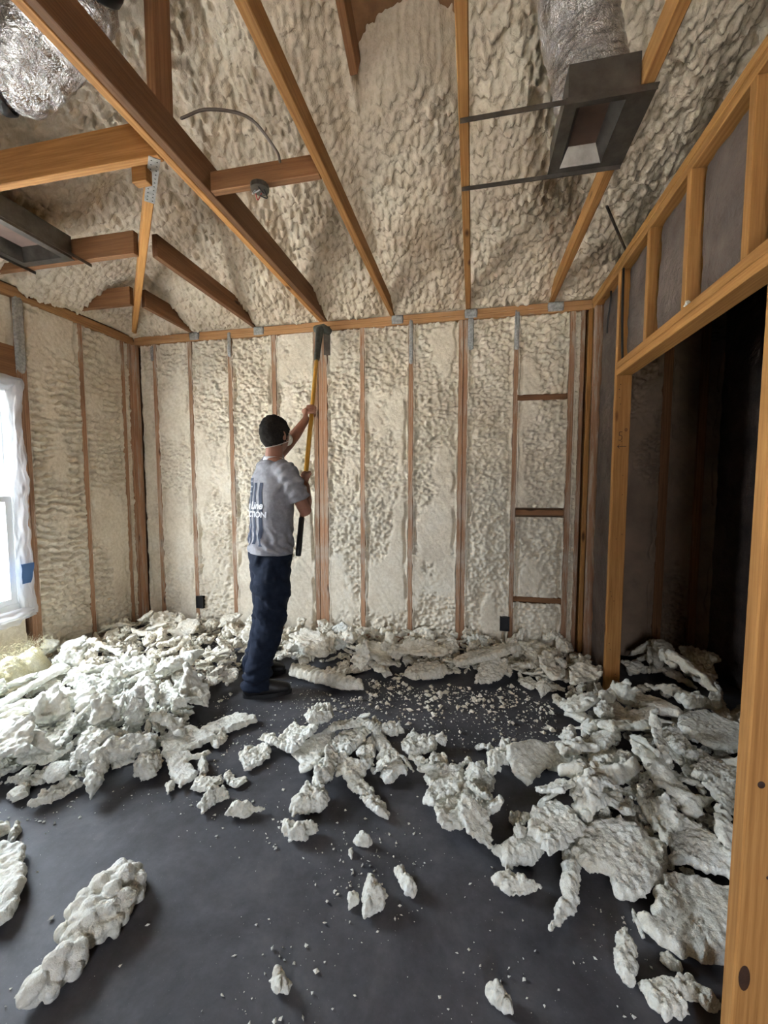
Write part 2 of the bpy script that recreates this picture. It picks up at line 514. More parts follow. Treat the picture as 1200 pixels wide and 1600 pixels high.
rel_b = foam_relief(X, Y, 11); rel_l = foam_relief(Y, X, 41)
bul = bay(X + .03 * fbm(X * 2, Y * 2, seed=77, octv=2)) * (1 - wl) + bay(Y - 3.46 + 3.15 - 3.0 + .31) * wl
disp = rel_b * (1 - wl) + rel_l * wl + .055 * bul * (.6 + .6 * sstep(3.46, 2.6, Y))
# bare deck patch beside the rafter above the second joist
edge_y = 2.19 + .11 * ((X + .33) / .27) ** 2
patch = sstep(0, .22, edge_y * 0 + (Y * -1 + edge_y)) * sstep(-.62, -.60, X) * sstep(-.05, -.07, X) * (Y > 1.2)
disp = disp - .26 * patch
disp = disp * sstep(3.49, 3.40, Y) * sstep(-3.16, -3.10, X)
P = np.stack([X, Y, Z - disp], -1)
ceiling = obj('ceiling', grid_mesh(P, True, True), M['foam_ceiling'])
tag(ceiling, kind='structure')
# roof deck above the foam, bare in one bay
dk = []
for (a, b, c, d) in ((-3.32, 1.9, .6, 3.7), (-3.32, 1.9, -2.42, .6)):
    pass
xs2 = np.linspace(-3.32, 1.9, 30); ys2 = np.linspace(-2.42, 3.7, 36)
X2, Y2 = np.meshgrid(xs2, ys2, indexing='ij'); Z2 = roof_z(X2, Y2)[0] + .13
tag(obj('ceiling_deck', grid_mesh(np.stack([X2, Y2, Z2], -1), False, True), M['deck']), kind='structure')
def rafter(name, x, y0, y1, w, h, mat, drop, label):
    z0 = 2.755 + .5 * (3.46 - y0) + drop; z1 = 2.755 + .5 * (3.46 - y1) + drop
    return tag(board(name, (x, y0, z0), (x, y1, z1), w, h, mat), label, 'rafter')
rafter('rafter', -.60, 2.15, 1.1, .038, .15, M['wood_dark'], .03, 'dark rafter emerging from the foam beside the bare roof deck')

# ------------------------------------------------------------------ trimmed foam between the studs
def foam_panel(parent, origin, udir, ndir, W, H, seed, rough=.5, ripple=0.0, res=.0085, mat=None, name='foam_panel', z0=.02):
    """panel of knife-trimmed foam; u along udir, v up, relief along ndir (into the room)"""
    nu = max(6, int(W / res)); nv = max(6, int(H / res))
    u, v = np.meshgrid(np.linspace(-.006, W + .006, nu), np.linspace(0, H, nv), indexing='ij')
    so = seed * 13.7
    a, ca = worley((u + so + .02 * fbm(u * 8, v * 8, seed=seed)) / .030, (v + .02 * fbm(u * 8 + 9, v * 8, seed=seed)) / .024, seed)
    b, cb = worley((u + so) / .016, v / .014, seed + 2)
    lumps = .030 * (1 - np.clip(a * 1.1, 0, 1) ** 1.6) * (.3 + 1.1 * ca) + .013 * (1 - np.clip(b * 1.1, 0, 1) ** 1.6)
    lumps = lumps + .012 * fbm((u + so) * 9, v * 6, seed=seed + 5, octv=3)
    rip = .017 * np.sin((v + .055 * fbm(u * 6 + so, v * 4, seed=seed + 6, octv=3)) * 2 * math.pi / .055)
    mask = fbm((u + so) * 3.4, v * 2.0, seed=seed + 7, octv=4) + (rough - .5) * 1.1
    mask = sstep(-.10, .14, mask)
    if ripple > 0:
        lumps = lumps + rip * ripple * (.5 + .5 * sstep(-.2, .3, fbm(u * 3 + so, v * 2, seed=seed + 9, octv=2)))
    scratch = .0022 * vnoise((u * .8 + v * .55 + so) * 60, (u * .55 - v * .8) * 3, seed=seed + 3)
    flat = scratch + .003 * fbm(u * 5 + so, v * 4, seed=seed + 4, octv=2)
    d = flat * (1 - mask) + mask * np.minimum(lumps * 1.15 - .040, .010)
    # torn grooves and crust along the stud edges
    e = np.minimum(u, W - u)
    gv = vnoise(v * 6 + so, v * 0 + seed, seed=seed + 12)
    gr = sstep(.016, .004, np.abs(e - .022 - .012 * vnoise(v * 11, u * 0 + seed, seed=seed + 14))) * sstep(-.1, .4, gv)
    d = d - .030 * gr
    d = d + .006 * sstep(.018, .0, e) * vnoise(v * 25 + so, u * 20, seed=seed + 15)
    lip = sstep(.012, .0, e)
    d = d * (1 - lip) + lip * (.0085 + .004 * vnoise(v * 30 + so, u * 9, seed=seed + 18))
    jl = .011 * fbm(v * 13 + so, v * 0, seed=seed + 16, octv=3); jr = .011 * fbm(v * 13 + so, v * 0 + 3, seed=seed + 17, octv=3)
    wL_ = sstep(.03, .0, u); wR_ = sstep(W - .03, W, u)
    u2 = u + jl * wL_ + jr * wR_
    # close the outer border back to the stud
    d = np.where((u < -.005) | (u > W + .005), -.012, d)
    O = np.array(origin, float); U = np.array(udir, float); Nn = np.array(ndir, float)
    Pn = O + u2[..., None] * U + v[..., None] * np.array([0, 0, 1.0]) + d[..., None] * Nn
    me = grid_mesh(Pn, True)
    # make the faces look into the room
    if Vector(me.polygons[0].normal).dot(Vector(ndir)) < 0:
        me.flip_normals()
    return obj(name, me, mat or M['foam_wall'], parent)

# back wall: studs 16 inches apart, double top plate, sill plate
STUDS = [(-2.935, .045), (-2.56, .042), (-2.152, .044), (-1.724, .042), (-1.294, .125), (-.92, .040), (-.507, .040), (-.085, .074), (.322, .036), (.727, .042)]
for x, w in STUDS:
    n = 1 if w < .06 else (2 if w < .1 else 3)
    sw = w / n
    for k in range(n):
        cx = x - w / 2 + sw * (k + .5)
        board('stud', (cx, YB + .045 + .004 * (k % 2), .04), (cx, YB + .045 + .004 * (k % 2), 2.665), sw - .001, .088, M['wood_stud'], wall_back, up=(0, 1, 0))
board('stud', (.80, YB + .045, .04), (.80, YB + .045, 2.665), .03, .088, M['wood_stud'], wall_back, up=(0, 1, 0))
board('stud', (.848, YB + .03, .04), (.848, YB + .03, 2.665), .03, .10, M['wood_warm'], wall_back, up=(0, 1, 0))
for k, zc in enumerate((2.683, 2.721)):
    board('top_plate', (-3.15, YB + .043 + .003 * k, zc), (.86, YB + .043 + .003 * k, zc), .092, .0375, M['wood_plate'], wall_back)
board('sill_plate', (-3.15, YB + .047, .019), (.86, YB + .047, .019), .086, .038, M['wood_stud'], wall_back)
bounds = [-3.09] + [b for x, w in STUDS for b in (x - w / 2, x + w / 2)] + [.785]
for i in range(0, len(bounds) - 1, 2):
    x0, x1 = bounds[i], bounds[i + 1]
    if x1 - x0 < .02: continue
    rough = (.5, .58, .66, .60, .62, .64, .60, .70, .78, .55, .6)[i // 2]
    if i // 2 == 9:
        # bay with three horizontal blocks showing between four shorter fillings
        zs = [(.03, .405), (.455, 1.10), (1.175, 2.015), (2.06, 2.662)]
        for k, (za, zb_) in enumerate(zs):
            foam_panel(wall_back, (x0, YB + .006, za), (1, 0, 0), (0, -1, 0), x1 - x0, zb_ - za, 300 + k, .60)
        for zc in (.43, 1.137, 2.038):
            board('blocking', (x0, YB + .05, zc), (x1, YB + .05, zc), .06, .045, M['wood_dark'], wall_back)
        continue
    foam_panel(wall_back, (x0, YB + .006, .03), (1, 0, 0), (0, -1, 0), x1 - x0, 2.632, 100 + i, rough)
foam_panel(wall_back, (.742, YB + .012, .03), (1, 0, 0), (0, -1, 0), .05, 2.63, 190, .8)
# closet end of the back wall
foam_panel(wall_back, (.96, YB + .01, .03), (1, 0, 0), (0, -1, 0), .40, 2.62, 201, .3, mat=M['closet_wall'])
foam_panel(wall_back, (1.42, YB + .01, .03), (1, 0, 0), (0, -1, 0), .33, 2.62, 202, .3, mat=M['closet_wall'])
board('stud', (1.39, YB + .045, .04), (1.39, YB + .045, 2.665), .06, .088, M['wood_dark'], wall_back, up=(0, 1, 0))
board('stud', (1.62, YB + .03, .04), (1.62, YB + .03, 2.665), .05, .088, M['wood_dark'], wall_back, up=(0, 1, 0))

# left wall
for y, w in ((2.43, .07), (2.90, .042), (3.32, .040), (3.425, .06)):
    n = 2 if w > .065 else 1
    for k in range(n):
        cy = y - w / 2 + w / n * (k + .5)
        board('stud', (XL - .045, cy, .04), (XL - .045, cy, 2.665), w / n - .001, .088, M['wood_stud'], wall_left, up=(1, 0, 0))
board('stud', (XL + .015, YB - .012, .04), (XL + .015, YB - .012, 2.66), .05, .05, M['wood_stud'], wall_left, up=(1, 0, 0))
for k, zc in enumerate((2.683, 2.721)):
    board('top_plate', (XL - .043 - .003 * k, YF, zc), (XL - .043 - .003 * k, YB - .002, zc), .092, .0375, M['wood_plate'], wall_left)
board('sill_plate', (XL - .047, YF, .019), (XL - .047, YB - .002, .019), .086, .038, M['wood_stud'], wall_left)
lb = [(2.465, 2.879, .82, .9), (2.921, 3.30, .66, .6), (3.34, 3.395, .7, .2)]
for k, (a, b, ro, rp) in enumerate(lb):
    foam_panel(wall_left, (XL - .006, a, .03), (0, 1, 0), (1, 0, 0), b - a, 2.632, 240 + k, ro, rp)
for (y0, y1, z0, z1) in WINDOWS:
    board('window_header', (XL - .05, y0 - .05, z1 + .16), (XL - .05, y1 + .04, z1 + .16), .08, .24, M['wood_dark'], wall_left)
    board('window_sill_plate', (XL - .05, y0 - .05, z0 - .03), (XL - .05, y1 + .04, z0 - .03), .085, .04, M['wood_stud'], wall_left)
for (a, b, za, zb_) in ((YF + .02, 1.24, .03, 2.66), (1.28, 2.36, .03, .42), (1.28, 2.39, 2.33, 2.66)):
    foam_panel(wall_left, (XL - .008, a, za), (0, 1, 0), (1, 0, 0), b - a, zb_ - za, int(300 + a * 10), .55, res=.03)
for (y0, y1, z0, z1) in WINDOWS:
    for yy in (y0 - .02, y1 + .02):
        board('trimmer_stud', (XL - .05, yy, z0 - .02), (XL - .05, yy, z1 + .04), .036, .085, M['wood_stud'], wall_left, up=(1, 0, 0))

# windows
def window(n, y0, y1, z0, z1):
    root = empty('window_%d' % n, (XL - .06, (y0 + y1) / 2, z0))
    root['kind'] = 'structure'
    loc = Vector(root.location)
    def part(name, bs, mat, parent=root):
        me = boxes_mesh([(a - loc.x, b - loc.x, c - loc.y, d - loc.y, e - loc.z, f - loc.z) for (a, b, c, d, e, f) in bs])
        return obj(name, me, mat, parent)
    xa, xb = XL - .11, XL - .01
    part('window_frame', [(xa, xb, y0, y1, z0, z0 + .045), (xa, xb, y0, y1, z1 - .045, z1), (xa, xb, y0, y0 + .045, z0 + .045, z1 - .045), (xa, xb, y1 - .045, y1, z0 + .045, z1 - .045)], M['vinyl'])
    zm = (z0 + z1) / 2
    for (za, zb_, dx) in ((z0 + .045, zm + .02, .03), (zm - .02, z1 - .045, -.01)):
        s = part('sash', [(xa + .03 + dx, xa + .06 + dx, y0 + .045, y1 - .045, za, za + .04), (xa + .03 + dx, xa + .06 + dx, y0 + .045, y1 - .045, zb_ - .04, zb_),
                          (xa + .03 + dx, xa + .06 + dx, y0 + .045, y0 + .085, za + .04, zb_ - .04), (xa + .03 + dx, xa + .06 + dx, y1 - .085, y1 - .045, za + .04, zb_ - .04)], M['vinyl'])
        part('pane', [(xa + .042 + dx, xa + .046 + dx, y0 + .085, y1 - .085, za + .04, zb_ - .04)], M['glass'], s)
    return root
for k, wv_ in enumerate(WINDOWS): window(k + 1, *wv_)

# clear plastic film taped round the window, torn edge hanging into the room
def film(y0, y1, z0, z1):
    u, v = np.meshgrid(np.linspace(0, 1, 26), np.linspace(0, 1, 120), indexing='ij')
    yy = y1 - .055 + u * (.105 + .03 * fbm(v * 9, v * 0, seed=5, octv=4))
    zz = z0 - .05 + v * (z1 - z0 + .09)
    xx = XL + .004 + .035 * np.sin(u * 2.6) * (.6 + .8 * fbm(u * 2, v * 7, seed=8, octv=3)) + .012 * fbm(u * 6, v * 22, seed=9, octv=3)
    return grid_mesh(np.stack([xx, yy, zz], -1), True)
tag(obj('plastic_film', film(*WINDOWS[0]), M['film']), 'crumpled clear plastic film hanging beside the bright window', 'plastic film')
def film_top(y0, y1, z0, z1):
    u, v = np.meshgrid(np.linspace(0, 1, 70), np.linspace(0, 1, 18), indexing='ij')
    yy = y0 + u * (y1 - y0 + .06)
    zz = z1 - .03 + v * .09 + .012 * fbm(u * 9, v * 2, seed=15, octv=3)
    xx = XL + .006 + .03 * np.sin(v * 2.8) * (.7 + fbm(u * 7, v * 2, seed=18, octv=3))
    return grid_mesh(np.stack([xx, yy, zz], -1), True)
tag(obj('plastic_film', film_top(*WINDOWS[0]), M['film']), 'folded strip of plastic film along the top of the bright window', 'plastic film')
def film_bottom(y0, y1, z0, z1):
    u, v = np.meshgrid(np.linspace(0, 1, 70), np.linspace(0, 1, 22), indexing='ij')
    yy = y0 + u * (y1 - y0 + .03)
    zz = z0 + .01 - v * (.10 + .05 * fbm(u * 6, u * 0, seed=25, octv=3))
    xx = XL + .006 + .06 * np.sin(v * 1.8) * (.7 + fbm(u * 7, v * 2, seed=28, octv=3)) + .01
    return grid_mesh(np.stack([xx, yy, zz], -1), True)
tag(obj('plastic_film', film_bottom(*WINDOWS[0]), M['film']), 'loose plastic film drooping below the bright window', 'plastic film')
M['tape'] = plain_mat('blue_tape', (.05, .13, .30), .5)
tag(obj('blue_tape', grid_mesh(np.stack(np.meshgrid([0], np.linspace(2.30, 2.36, 5), np.linspace(.66, .80, 7), indexing='ij'), -1)[0] + np.stack([XL + .05 + .01 * np.random.RandomState(3).rand(5, 7), np.linspace(.0, .03, 5)[:, None] * np.linspace(0, 1, 7)[None], np.zeros((5, 7))], -1)), M['tape']),
    'scrap of blue tape on the plastic film by the window', 'tape')

# ------------------------------------------------------------------ right partition with closet opening
kw = dict(up=(1, 0, 0))
board('top_plate', (.905, YF, 2.683), (.905, YB, 2.683), .089, .0375, M['wood_warm'], wall_right)
board('top_plate', (.903, YF, 2.721), (.903, YB, 2.721), .092, .0375, M['wood_warm'], wall_right)
board('king_stud', (.905, 2.880, 0), (.905, 2.880, 2.664), .038, .089, M['wood_warm'], wall_right, up=(1, 0, 0))
for k, zc in enumerate((2.053, 2.092)):
    board('header', (.904 - .002 * k, .93, zc), (.904 - .002 * k, 2.861, zc), .090, .0385, M['wood_warm'], wall_right)
for yy in (2.45, 2.045, 1.64, 1.235):
    board('cripple_stud', (.905, yy, 2.111), (.905, yy, 2.664), .036, .088, M['wood_warm'], wall_right, up=(1, 0, 0))
board('jack_stud', (.905, .92, 0), (.905, .92, 2.664), .038, .089, M['wood_warm'], wall_right, up=(1, 0, 0))
board('stud', (.905, 3.40, 0), (.905, 3.40, 2.664), .038, .089, M['wood_stud'], wall_right, up=(1, 0, 0))
def net_panel(y0, y1, z0, z1, seed, x=.915, mat=None, parent=wall_right):
    n = max(8, int((y1 - y0) / .02)); m = max(8, int((z1 - z0) / .02))
    u, v = np.meshgrid(np.linspace(0, 1, n), np.linspace(0, 1, m), indexing='ij')
    b = np.sin(u * math.pi) ** .6 * np.sin(v * math.pi) ** .4
    xx = x - .03 * b - .014 * fbm(u * 3 * (y1 - y0) * 4, v * 9 * (z1 - z0), seed=seed, octv=4)
    me = grid_mesh(np.stack([xx, y0 + u * (y1 - y0), z0 + v * (z1 - z0)], -1), True, True)
    return obj('insulation_batt', me, mat or M['net'], parent)
for k, (a, b) in enumerate(((2.468, 2.861), (2.063, 2.432), (1.658, 2.027), (1.253, 1.622), (.94, 1.217))):
    net_panel(a, b, 2.111, 2.664, 500 + k)
net_panel(2.899, 3.381, .02, 2.664, 520)
# closet right wall, dark faced batts and one bare stud edge
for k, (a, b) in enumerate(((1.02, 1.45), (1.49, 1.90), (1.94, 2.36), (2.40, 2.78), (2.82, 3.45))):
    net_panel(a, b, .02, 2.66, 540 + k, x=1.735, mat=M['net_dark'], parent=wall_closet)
for yy in (1.47, 1.92, 2.38, 2.80):
    board('stud', (1.715, yy, 0), (1.715, yy, 2.66), .036, .06, M['wood_stud'] if yy == 2.38 else M['wood_dark'], wall_closet, up=(1, 0, 0))

# knotty post close by, in front of the closet opening
post = tag(board('framing_post', (.621, .985, 0), (.621, .985, 2.735), .100, .038, M['wood_warm'], None, up=(0, 1, 0)), 'knotty warm-brown framing post standing close in front of the closet opening', 'post')
def disc_vf(c, nrm, ra, rb, n=16, up=(0, 0, 1)):
    c = Vector(c); nrm = Vector(nrm).normalized(); a = Vector(up) - nrm * Vector(up).dot(nrm); a.normalize(); b = nrm.cross(a)
    V = [tuple(c + nrm * .0015)] + [tuple(c + a * ra * math.cos(2 * math.pi * i / n) + b * rb * math.sin(2 * math.pi * i / n)) for i in range(n)]
    return V, [(0, 1 + i, 1 + (i + 1) % n) for i in range(n)]
M['knot'] = plain_mat('dark_knot', (.045, .018, .008), .6, 0, 60, .5, .004, .4, 30)
def on_post(o, name, V, F, mat):
    p = obj(name, mesh_from(V, F, True), mat); p.parent = o; p.matrix_parent_inverse = o.matrix_world.inverted()
    return p
for (x, z, ra, rb) in ((.590, .312, .030, .011), (.597, .752, .008, .007), (.62, .55, .004, .003)):
    V, F = disc_vf((x, .985 - .0192, z), (0, -1, 0), ra, rb)
    on_post(post, 'knot', V, F, M['knot'])

# nail heads and a carpenter's pencil mark on the king stud
king = [o for o in wall_right.children if o.name.startswith('king_stud')][0]
rk = random.Random(4)
for z in (.30, .34, .62, .65, .68, 1.02, 1.05, 1.30, 1.42, 1.60, 1.63, 1.86, 1.90, 1.95, 1.98, .12, .14):
    V, F = disc_vf((.873 + .06 * rk.random(), 2.8605, z), (0, -1, 0), .0028, .0028, 8)
    on_post(king, 'nail_hole', V, F, M['knot'])
def stroke(pts, r=.0016):
    return tube_vf(spline(pts, 14) if len(pts) > 2 else [Vector(p) for p in pts], [r] * (14 if len(pts) > 2 else 2), ref=(0, 1, 0), n=5)
yk = 2.8602
five = [(.890, yk, 1.690), (.905, yk, 1.690)], [(.890, yk, 1.690), (.889, yk, 1.668)], [(.889, yk, 1.668), (.900, yk, 1.668), (.906, yk, 1.655), (.899, yk, 1.638), (.886, yk, 1.640)]
ring5 = [(.927 + .006 * math.cos(a * .7), yk, 1.702 + .008 * math.sin(a * .7)) for a in range(10)]
arrow = [(.882, yk, 1.600), (.930, yk, 1.600)], [(.882, yk, 1.600), (.893, yk, 1.611)], [(.882, yk, 1.600), (.893, yk, 1.589)]
V, F = join_vf([stroke(p) for p in five] + [stroke(ring5)] + [stroke(p) for p in arrow])
on_post(king, 'pencil_mark', V, F, M['knot'])
# ------------------------------------------------------------------ ceiling framing
ZJ = 2.742
def joist(p0, p1, w, h, mat, label, name='ceiling_joist', cat='joist'):
    a = Vector(p0); b = Vector(p1)
    return tag(board(name, (a.x, a.y, ZJ + h / 2), (b.x, b.y, ZJ + h / 2), w, h, mat), label, cat)
joist((-.665, -1.9, 0), (-.665, 3.50, 0), .038, .089, M['wood'], 'wooden ceiling joist next to the doubled girder, ending at the grey tie plate')
joist((-.052, -1.9, 0), (-.052, 3.50, 0), .038, .089, M['wood'], 'wooden ceiling joist carrying the steel hanger rails at one end')
joist((.570, -1.9, 0), (.570, 3.50, 0), .040, .089, M['wood'], 'wooden ceiling joist running over the steel register boot')
girder = empty('girder_truss', (-1.265, 3.3, ZJ))
tag(girder, 'doubled dark wooden girder crossing above the worker, with upright web', 'girder')
def gpart(name, p0, p1, w, h, mat, up=(0, 0, 1)):
    o = board(name, p0, p1, w, h, mat, None, up); mw = o.matrix_world.copy()
    o.parent = girder; o.matrix_parent_inverse = Matrix.Translation(-Vector(girder.location)); return o
gpart('bottom_chord', (-1.284, -1.9, ZJ + .07), (-1.284, 3.50, ZJ + .07), .037, .14, M['wood'])
gpart('bottom_chord', (-1.246, -1.9, ZJ + .07), (-1.246, 3.50, ZJ + .07), .037, .14, M['wood_dark'])
gpart('web', (-1.246, 1.56, ZJ + .10), (-1.246, 1.56, 3.62), .037, .10, M['wood_dark'], (0, 1, 0))
gpart('web', (-1.288, 1.60, ZJ + .10), (-1.288, 1.60, 3.62), .037, .089, M['wood_dark'], (0, 1, 0))
# hip and jack members in the corner
hip0 = Vector((-3.12, 3.43, ZJ + .045)); hip1 = Vector((-1.315, 1.600, ZJ + .045))
hip_end = hip0.lerp(hip1, (3.43 - 1.660) / (3.43 - 1.600))       # butts against the back of the deep jack joist
tag(board('hip_joist', hip0, hip_end, .040, .089, M['wood_warm']), 'pale diagonal hip joist running from the wall corner to the doubled girder', 'joist')
JH = .135
joist((-1.905, 2.285, 0), (-1.905, 3.49, 0), .038, JH, M['wood_dark'], 'jack joist from the hip joist to the back wall, nearer the girder', 'jack_joist')
joist((-2.535, 2.90, 0), (-2.535, 3.49, 0), .038, JH, M['wood_dark'], 'short jack joist from the hip joist to the back wall, close to the corner', 'jack_joist')
joist((-3.19, 2.245, 0), (-1.998, 2.245, 0), .038, JH, M['wood_dark'], 'jack joist from the left wall to the hip joist, crossed by thin steel rails', 'jack_joist')
joist((-3.19, 2.845, 0), (-2.592, 2.845, 0), .038, JH, M['wood_dark'], 'short jack joist from the left wall to the hip joist, half buried in foam', 'jack_joist')
joist((-3.19, 1.625, 0), (-1.306, 1.625, 0), .038, .15, M['wood'], 'deep jack joist from the left wall to the doubled girder, knot in its side', 'jack_joist')
tag(board('blocking', (-1.225, 1.865, ZJ + .045), (-.686, 1.865, ZJ + .045), .038, .089, M['wood_dark']), 'dark wooden block between girder and joist carrying the electrical box', 'blocking')
tag(board('blocking', (-1.475, 1.664, ZJ - .02), (-1.400, 1.664, ZJ - .02), .038, .08, M['wood']), 'short wooden cleat beside the end of the hip joist, behind the deep jack joist', 'blocking')

# heel cuts: the ends of the members follow the slope of the roof deck
def heel_cut(o):
    Mw = o.matrix_world
    bm = bmesh.new(); bm.from_mesh(o.data)
    bmesh.ops.transform(bm, matrix=Mw, verts=bm.verts)
    for co_, no_ in (((0, 3.46, 2.755 + .085), (0, .5, 1)), ((-3.15, 0, 2.755 + .085), (-.5, 0, 1)), ((0, -2.26, 2.755 + .085), (0, -.5, 1))):
        g = list(bm.verts) + list(bm.edges) + list(bm.faces)
        r_ = bmesh.ops.bisect_plane(bm, geom=g, plane_co=co_, plane_no=Vector(no_).normalized(), clear_outer=True)
        ed = [e for e in r_['geom_cut'] if isinstance(e, bmesh.types.BMEdge)]
        if ed: bmesh.ops.contextual_create(bm, geom=ed)
    bmesh.ops.transform(bm, matrix=Mw.inverted(), verts=bm.verts)
    me = o.data.copy(); bm.to_mesh(me); bm.free(); o.data = me
for o in list(COL.objects):
    if o.name.split('.')[0] in ('ceiling_joist', 'jack_joist', 'hip_joist', 'bottom_chord'): heel_cut(o)

# perforated steel strap under the hip joist end
def perf_strap(p0, p1, w, side, nrm, t=.002):
    p0 = Vector(p0); p1 = Vector(p1); d = (p1 - p0); L = d.length; d.normalize(); s = Vector(side).normalized(); n = Vector(nrm).normalized()
    parts = []
    c = (p0 + p1) / 2
    V = []
    for k in (-1, 1):
        for (a, b) in ((-1, -1), (1, -1), (1, 1), (-1, 1)):
            V.append(tuple(c + d * (a * L / 2) + s * (b * w / 2) + n * (k * t)))
    F = [(3, 2, 1, 0), (4, 5, 6, 7), (0, 1, 5, 4), (1, 2, 6, 5), (2, 3, 7, 6), (3, 0, 4, 7)]
    return V, F, d, s, n, L
hd = (hip1 - hip0).normalized(); hs_ = Vector((hd.y, -hd.x, 0))
hb = hip1 - hd * .02; hb.z = ZJ - .001
V, F, d, s, n, L = perf_strap(hb, hb - hd * .33, .045, hs_, (0, 0, -1))
strap = tag(obj('hip_strap', mesh_from(V, F), M['galv']), 'perforated galvanised strap under the end of the diagonal hip joist', 'strap')
for i in range(11):
    for j in (-1, 1):
        c = hb - hd * (.02 + i * .029) + hs_ * (j * .011) + Vector((0, 0, -.0024))
        v, f = disc_vf(c, (0, 0, -1), .0035, .0035, 8, (1, 0, 0))
        h_ = obj('nail_hole', mesh_from(v, f), M['black']); h_.parent = strap

# hurricane ties and stud straps on the top plates
M['tie'] = plain_mat('dull_zinc', (.36, .36, .35), .6, .55, 120, .5, .003, .35, 60)
TIES = [('hurricane_tie', x, .11 if x < .1 else .13) for x in (-2.50, -1.86, -.62, -.03, .60)]
who = {-2.50: 'short jack joist near the corner', -1.86: 'longer jack joist', -.62: 'joist next to the girder', -.03: 'joist carrying the hanger rails', .60: 'joist over the register boot'}
def tie_mesh(w, h, t=.006, seed=0):
    u, v = np.meshgrid(np.linspace(-w / 2, w / 2, 12), np.linspace(-h / 2, h / 2, 9), indexing='ij')
    q = np.sqrt((u / (w / 2)) ** 4 + (v / (h / 2)) ** 4)
    uu = u * (1 - .10 * sstep(.7, 1.3, q)); vv = v * (1 - .12 * sstep(.7, 1.3, q))
    dd = -t - .006 * fbm(u * 60 + seed, v * 60, seed=seed, octv=2) * (q < 1)
    dd = np.where((np.abs(u) > w / 2 * .99) | (np.abs(v) > h / 2 * .99), .012, dd)
    return grid_mesh(np.stack([uu, dd, vv], -1), False)
for k, (nm, x, w) in enumerate(TIES):
    o = obj(nm, tie_mesh(w, .082, seed=k), M['tie']); o.location = (x, YB - .006, 2.706)
    tag(o, 'grey tie plate on the back top plate below the ' + who[x], 'tie plate', 'tie plates on the back top plate')
for k, (x, zt, h, wd) in enumerate(((-2.152, 2.74, .26, .035), (-.507, 2.735, .42, .035), (-.03, 2.70, .28, .05), (.322, 2.735, .36, .040), (-2.955, 2.66, .16, .03))):
    o = obj('stud_strap', tie_mesh(wd, h, .004, 20 + k), M['tie']); o.location = (x, YB - .003, zt - h / 2)
    tag(o, ['grey strap at the top of the second stud from the corner', 'long grey strap at the top of the stud right of the girder end', 'wide grey strap on the double stud', 'long grey strap on the stud beside the blocked bay', 'short grey strap on the stud nearest the corner'][k], 'strap', 'steel straps on the wall studs')
o = obj('stud_strap', tie_mesh(.07, .62, .004, 40), M['tie']); o.rotation_euler = (0, 0, math.radians(90)); o.location = (XL + .004, 2.425, 2.42)
tag(o, 'long grey strap on the left wall stud above the window corner', 'strap', 'steel straps on the wall studs')

# ------------------------------------------------------------------ ducts
def duct(name, pts, R_, label, n=130, seg=64, straps=(), neck=None):
    C = spline(pts, n)
    path = np.array([tuple(c) for c in C])
    T = np.gradient(path, axis=0); T /= np.linalg.norm(T, axis=1)[:, None]
    up = np.array([0, 0, 1.0])
    A = np.cross(T, up); A /= np.linalg.norm(A, axis=1)[:, None]; B = np.cross(A, T)
    th = np.linspace(0, 2 * np.pi, seg, endpoint=False)
    u = np.linspace(0, 1, n)
    Lr = np.sum(np.linalg.norm(np.diff(path, axis=0), axis=1))
    TH, U = np.meshgrid(th, u)
    rr = R_ * (1 + .015 * np.sin(U * Lr / .045 * 2 * np.pi + 3 * fbm(np.cos(TH), np.sin(TH), U * 3, seed=6, octv=2)) + .13 * fbm(np.cos(TH) * 1.6, np.sin(TH) * 1.6, U * Lr * 6, seed=3, octv=5, gain=.6))
    if neck: rr = np.minimum(rr, neck + np.clip(U * Lr / .09, 0, 1) ** .7 * (R_ * 1.2 - neck))
    for s in straps: rr = rr * (1 - .24 * np.exp(-((U - s) * Lr / .05) ** 2))
    Pd = path[:, None, :] + A[:, None, :] * (rr * np.cos(TH))[..., None] + B[:, None, :] * (rr * np.sin(TH))[..., None]
    Pd = np.concatenate([Pd, Pd[:, :1]], 1)
    root = tag(empty(name, tuple(path[n // 2])), label, 'duct')
    L0 = Vector(root.location)
    obj('duct_sleeve', grid_mesh(Pd - path[n // 2], True), M['foil'], root)
    for s in straps:
        i = min(int(s * (n - 1)), n - 2); p = path[i]; t = T[i]
        ring = []
        for k in range(25):
            a = 2 * math.pi * k / 24
            q = p + A[i] * (R_ * .90 * math.cos(a)) + B[i] * (R_ * .90 * math.sin(a))
            ring.append(tuple(q - path[n // 2]))
        v, f = tube_vf(ring, [(.022, .006)] * 25, ref=tuple(t), n=8, caps=False)
        obj('duct_strap', mesh_from(v, f, True), M['black'], root)
    return root
duct('flex_duct', [(-1.92, .62, 3.05), (-1.98, 1.00, 3.05), (-2.02, 1.32, 3.05), (-1.90, 1.47, 3.07), (-1.62, 1.41, 3.12), (-1.36, 1.33, 3.24), (-1.1, 1.17, 3.40)], .158, 'silver foil flexible duct crossing above the doubled girder', straps=(.47, .82))
duct('flex_duct', [(.432, 1.86, 2.846), (.41, 1.84, 2.97), (.36, 1.80, 3.10), (.33, 1.68, 3.25), (.32, 1.45, 3.38)], .135, 'silver foil flexible duct dropping into the steel register boot', neck=.100)

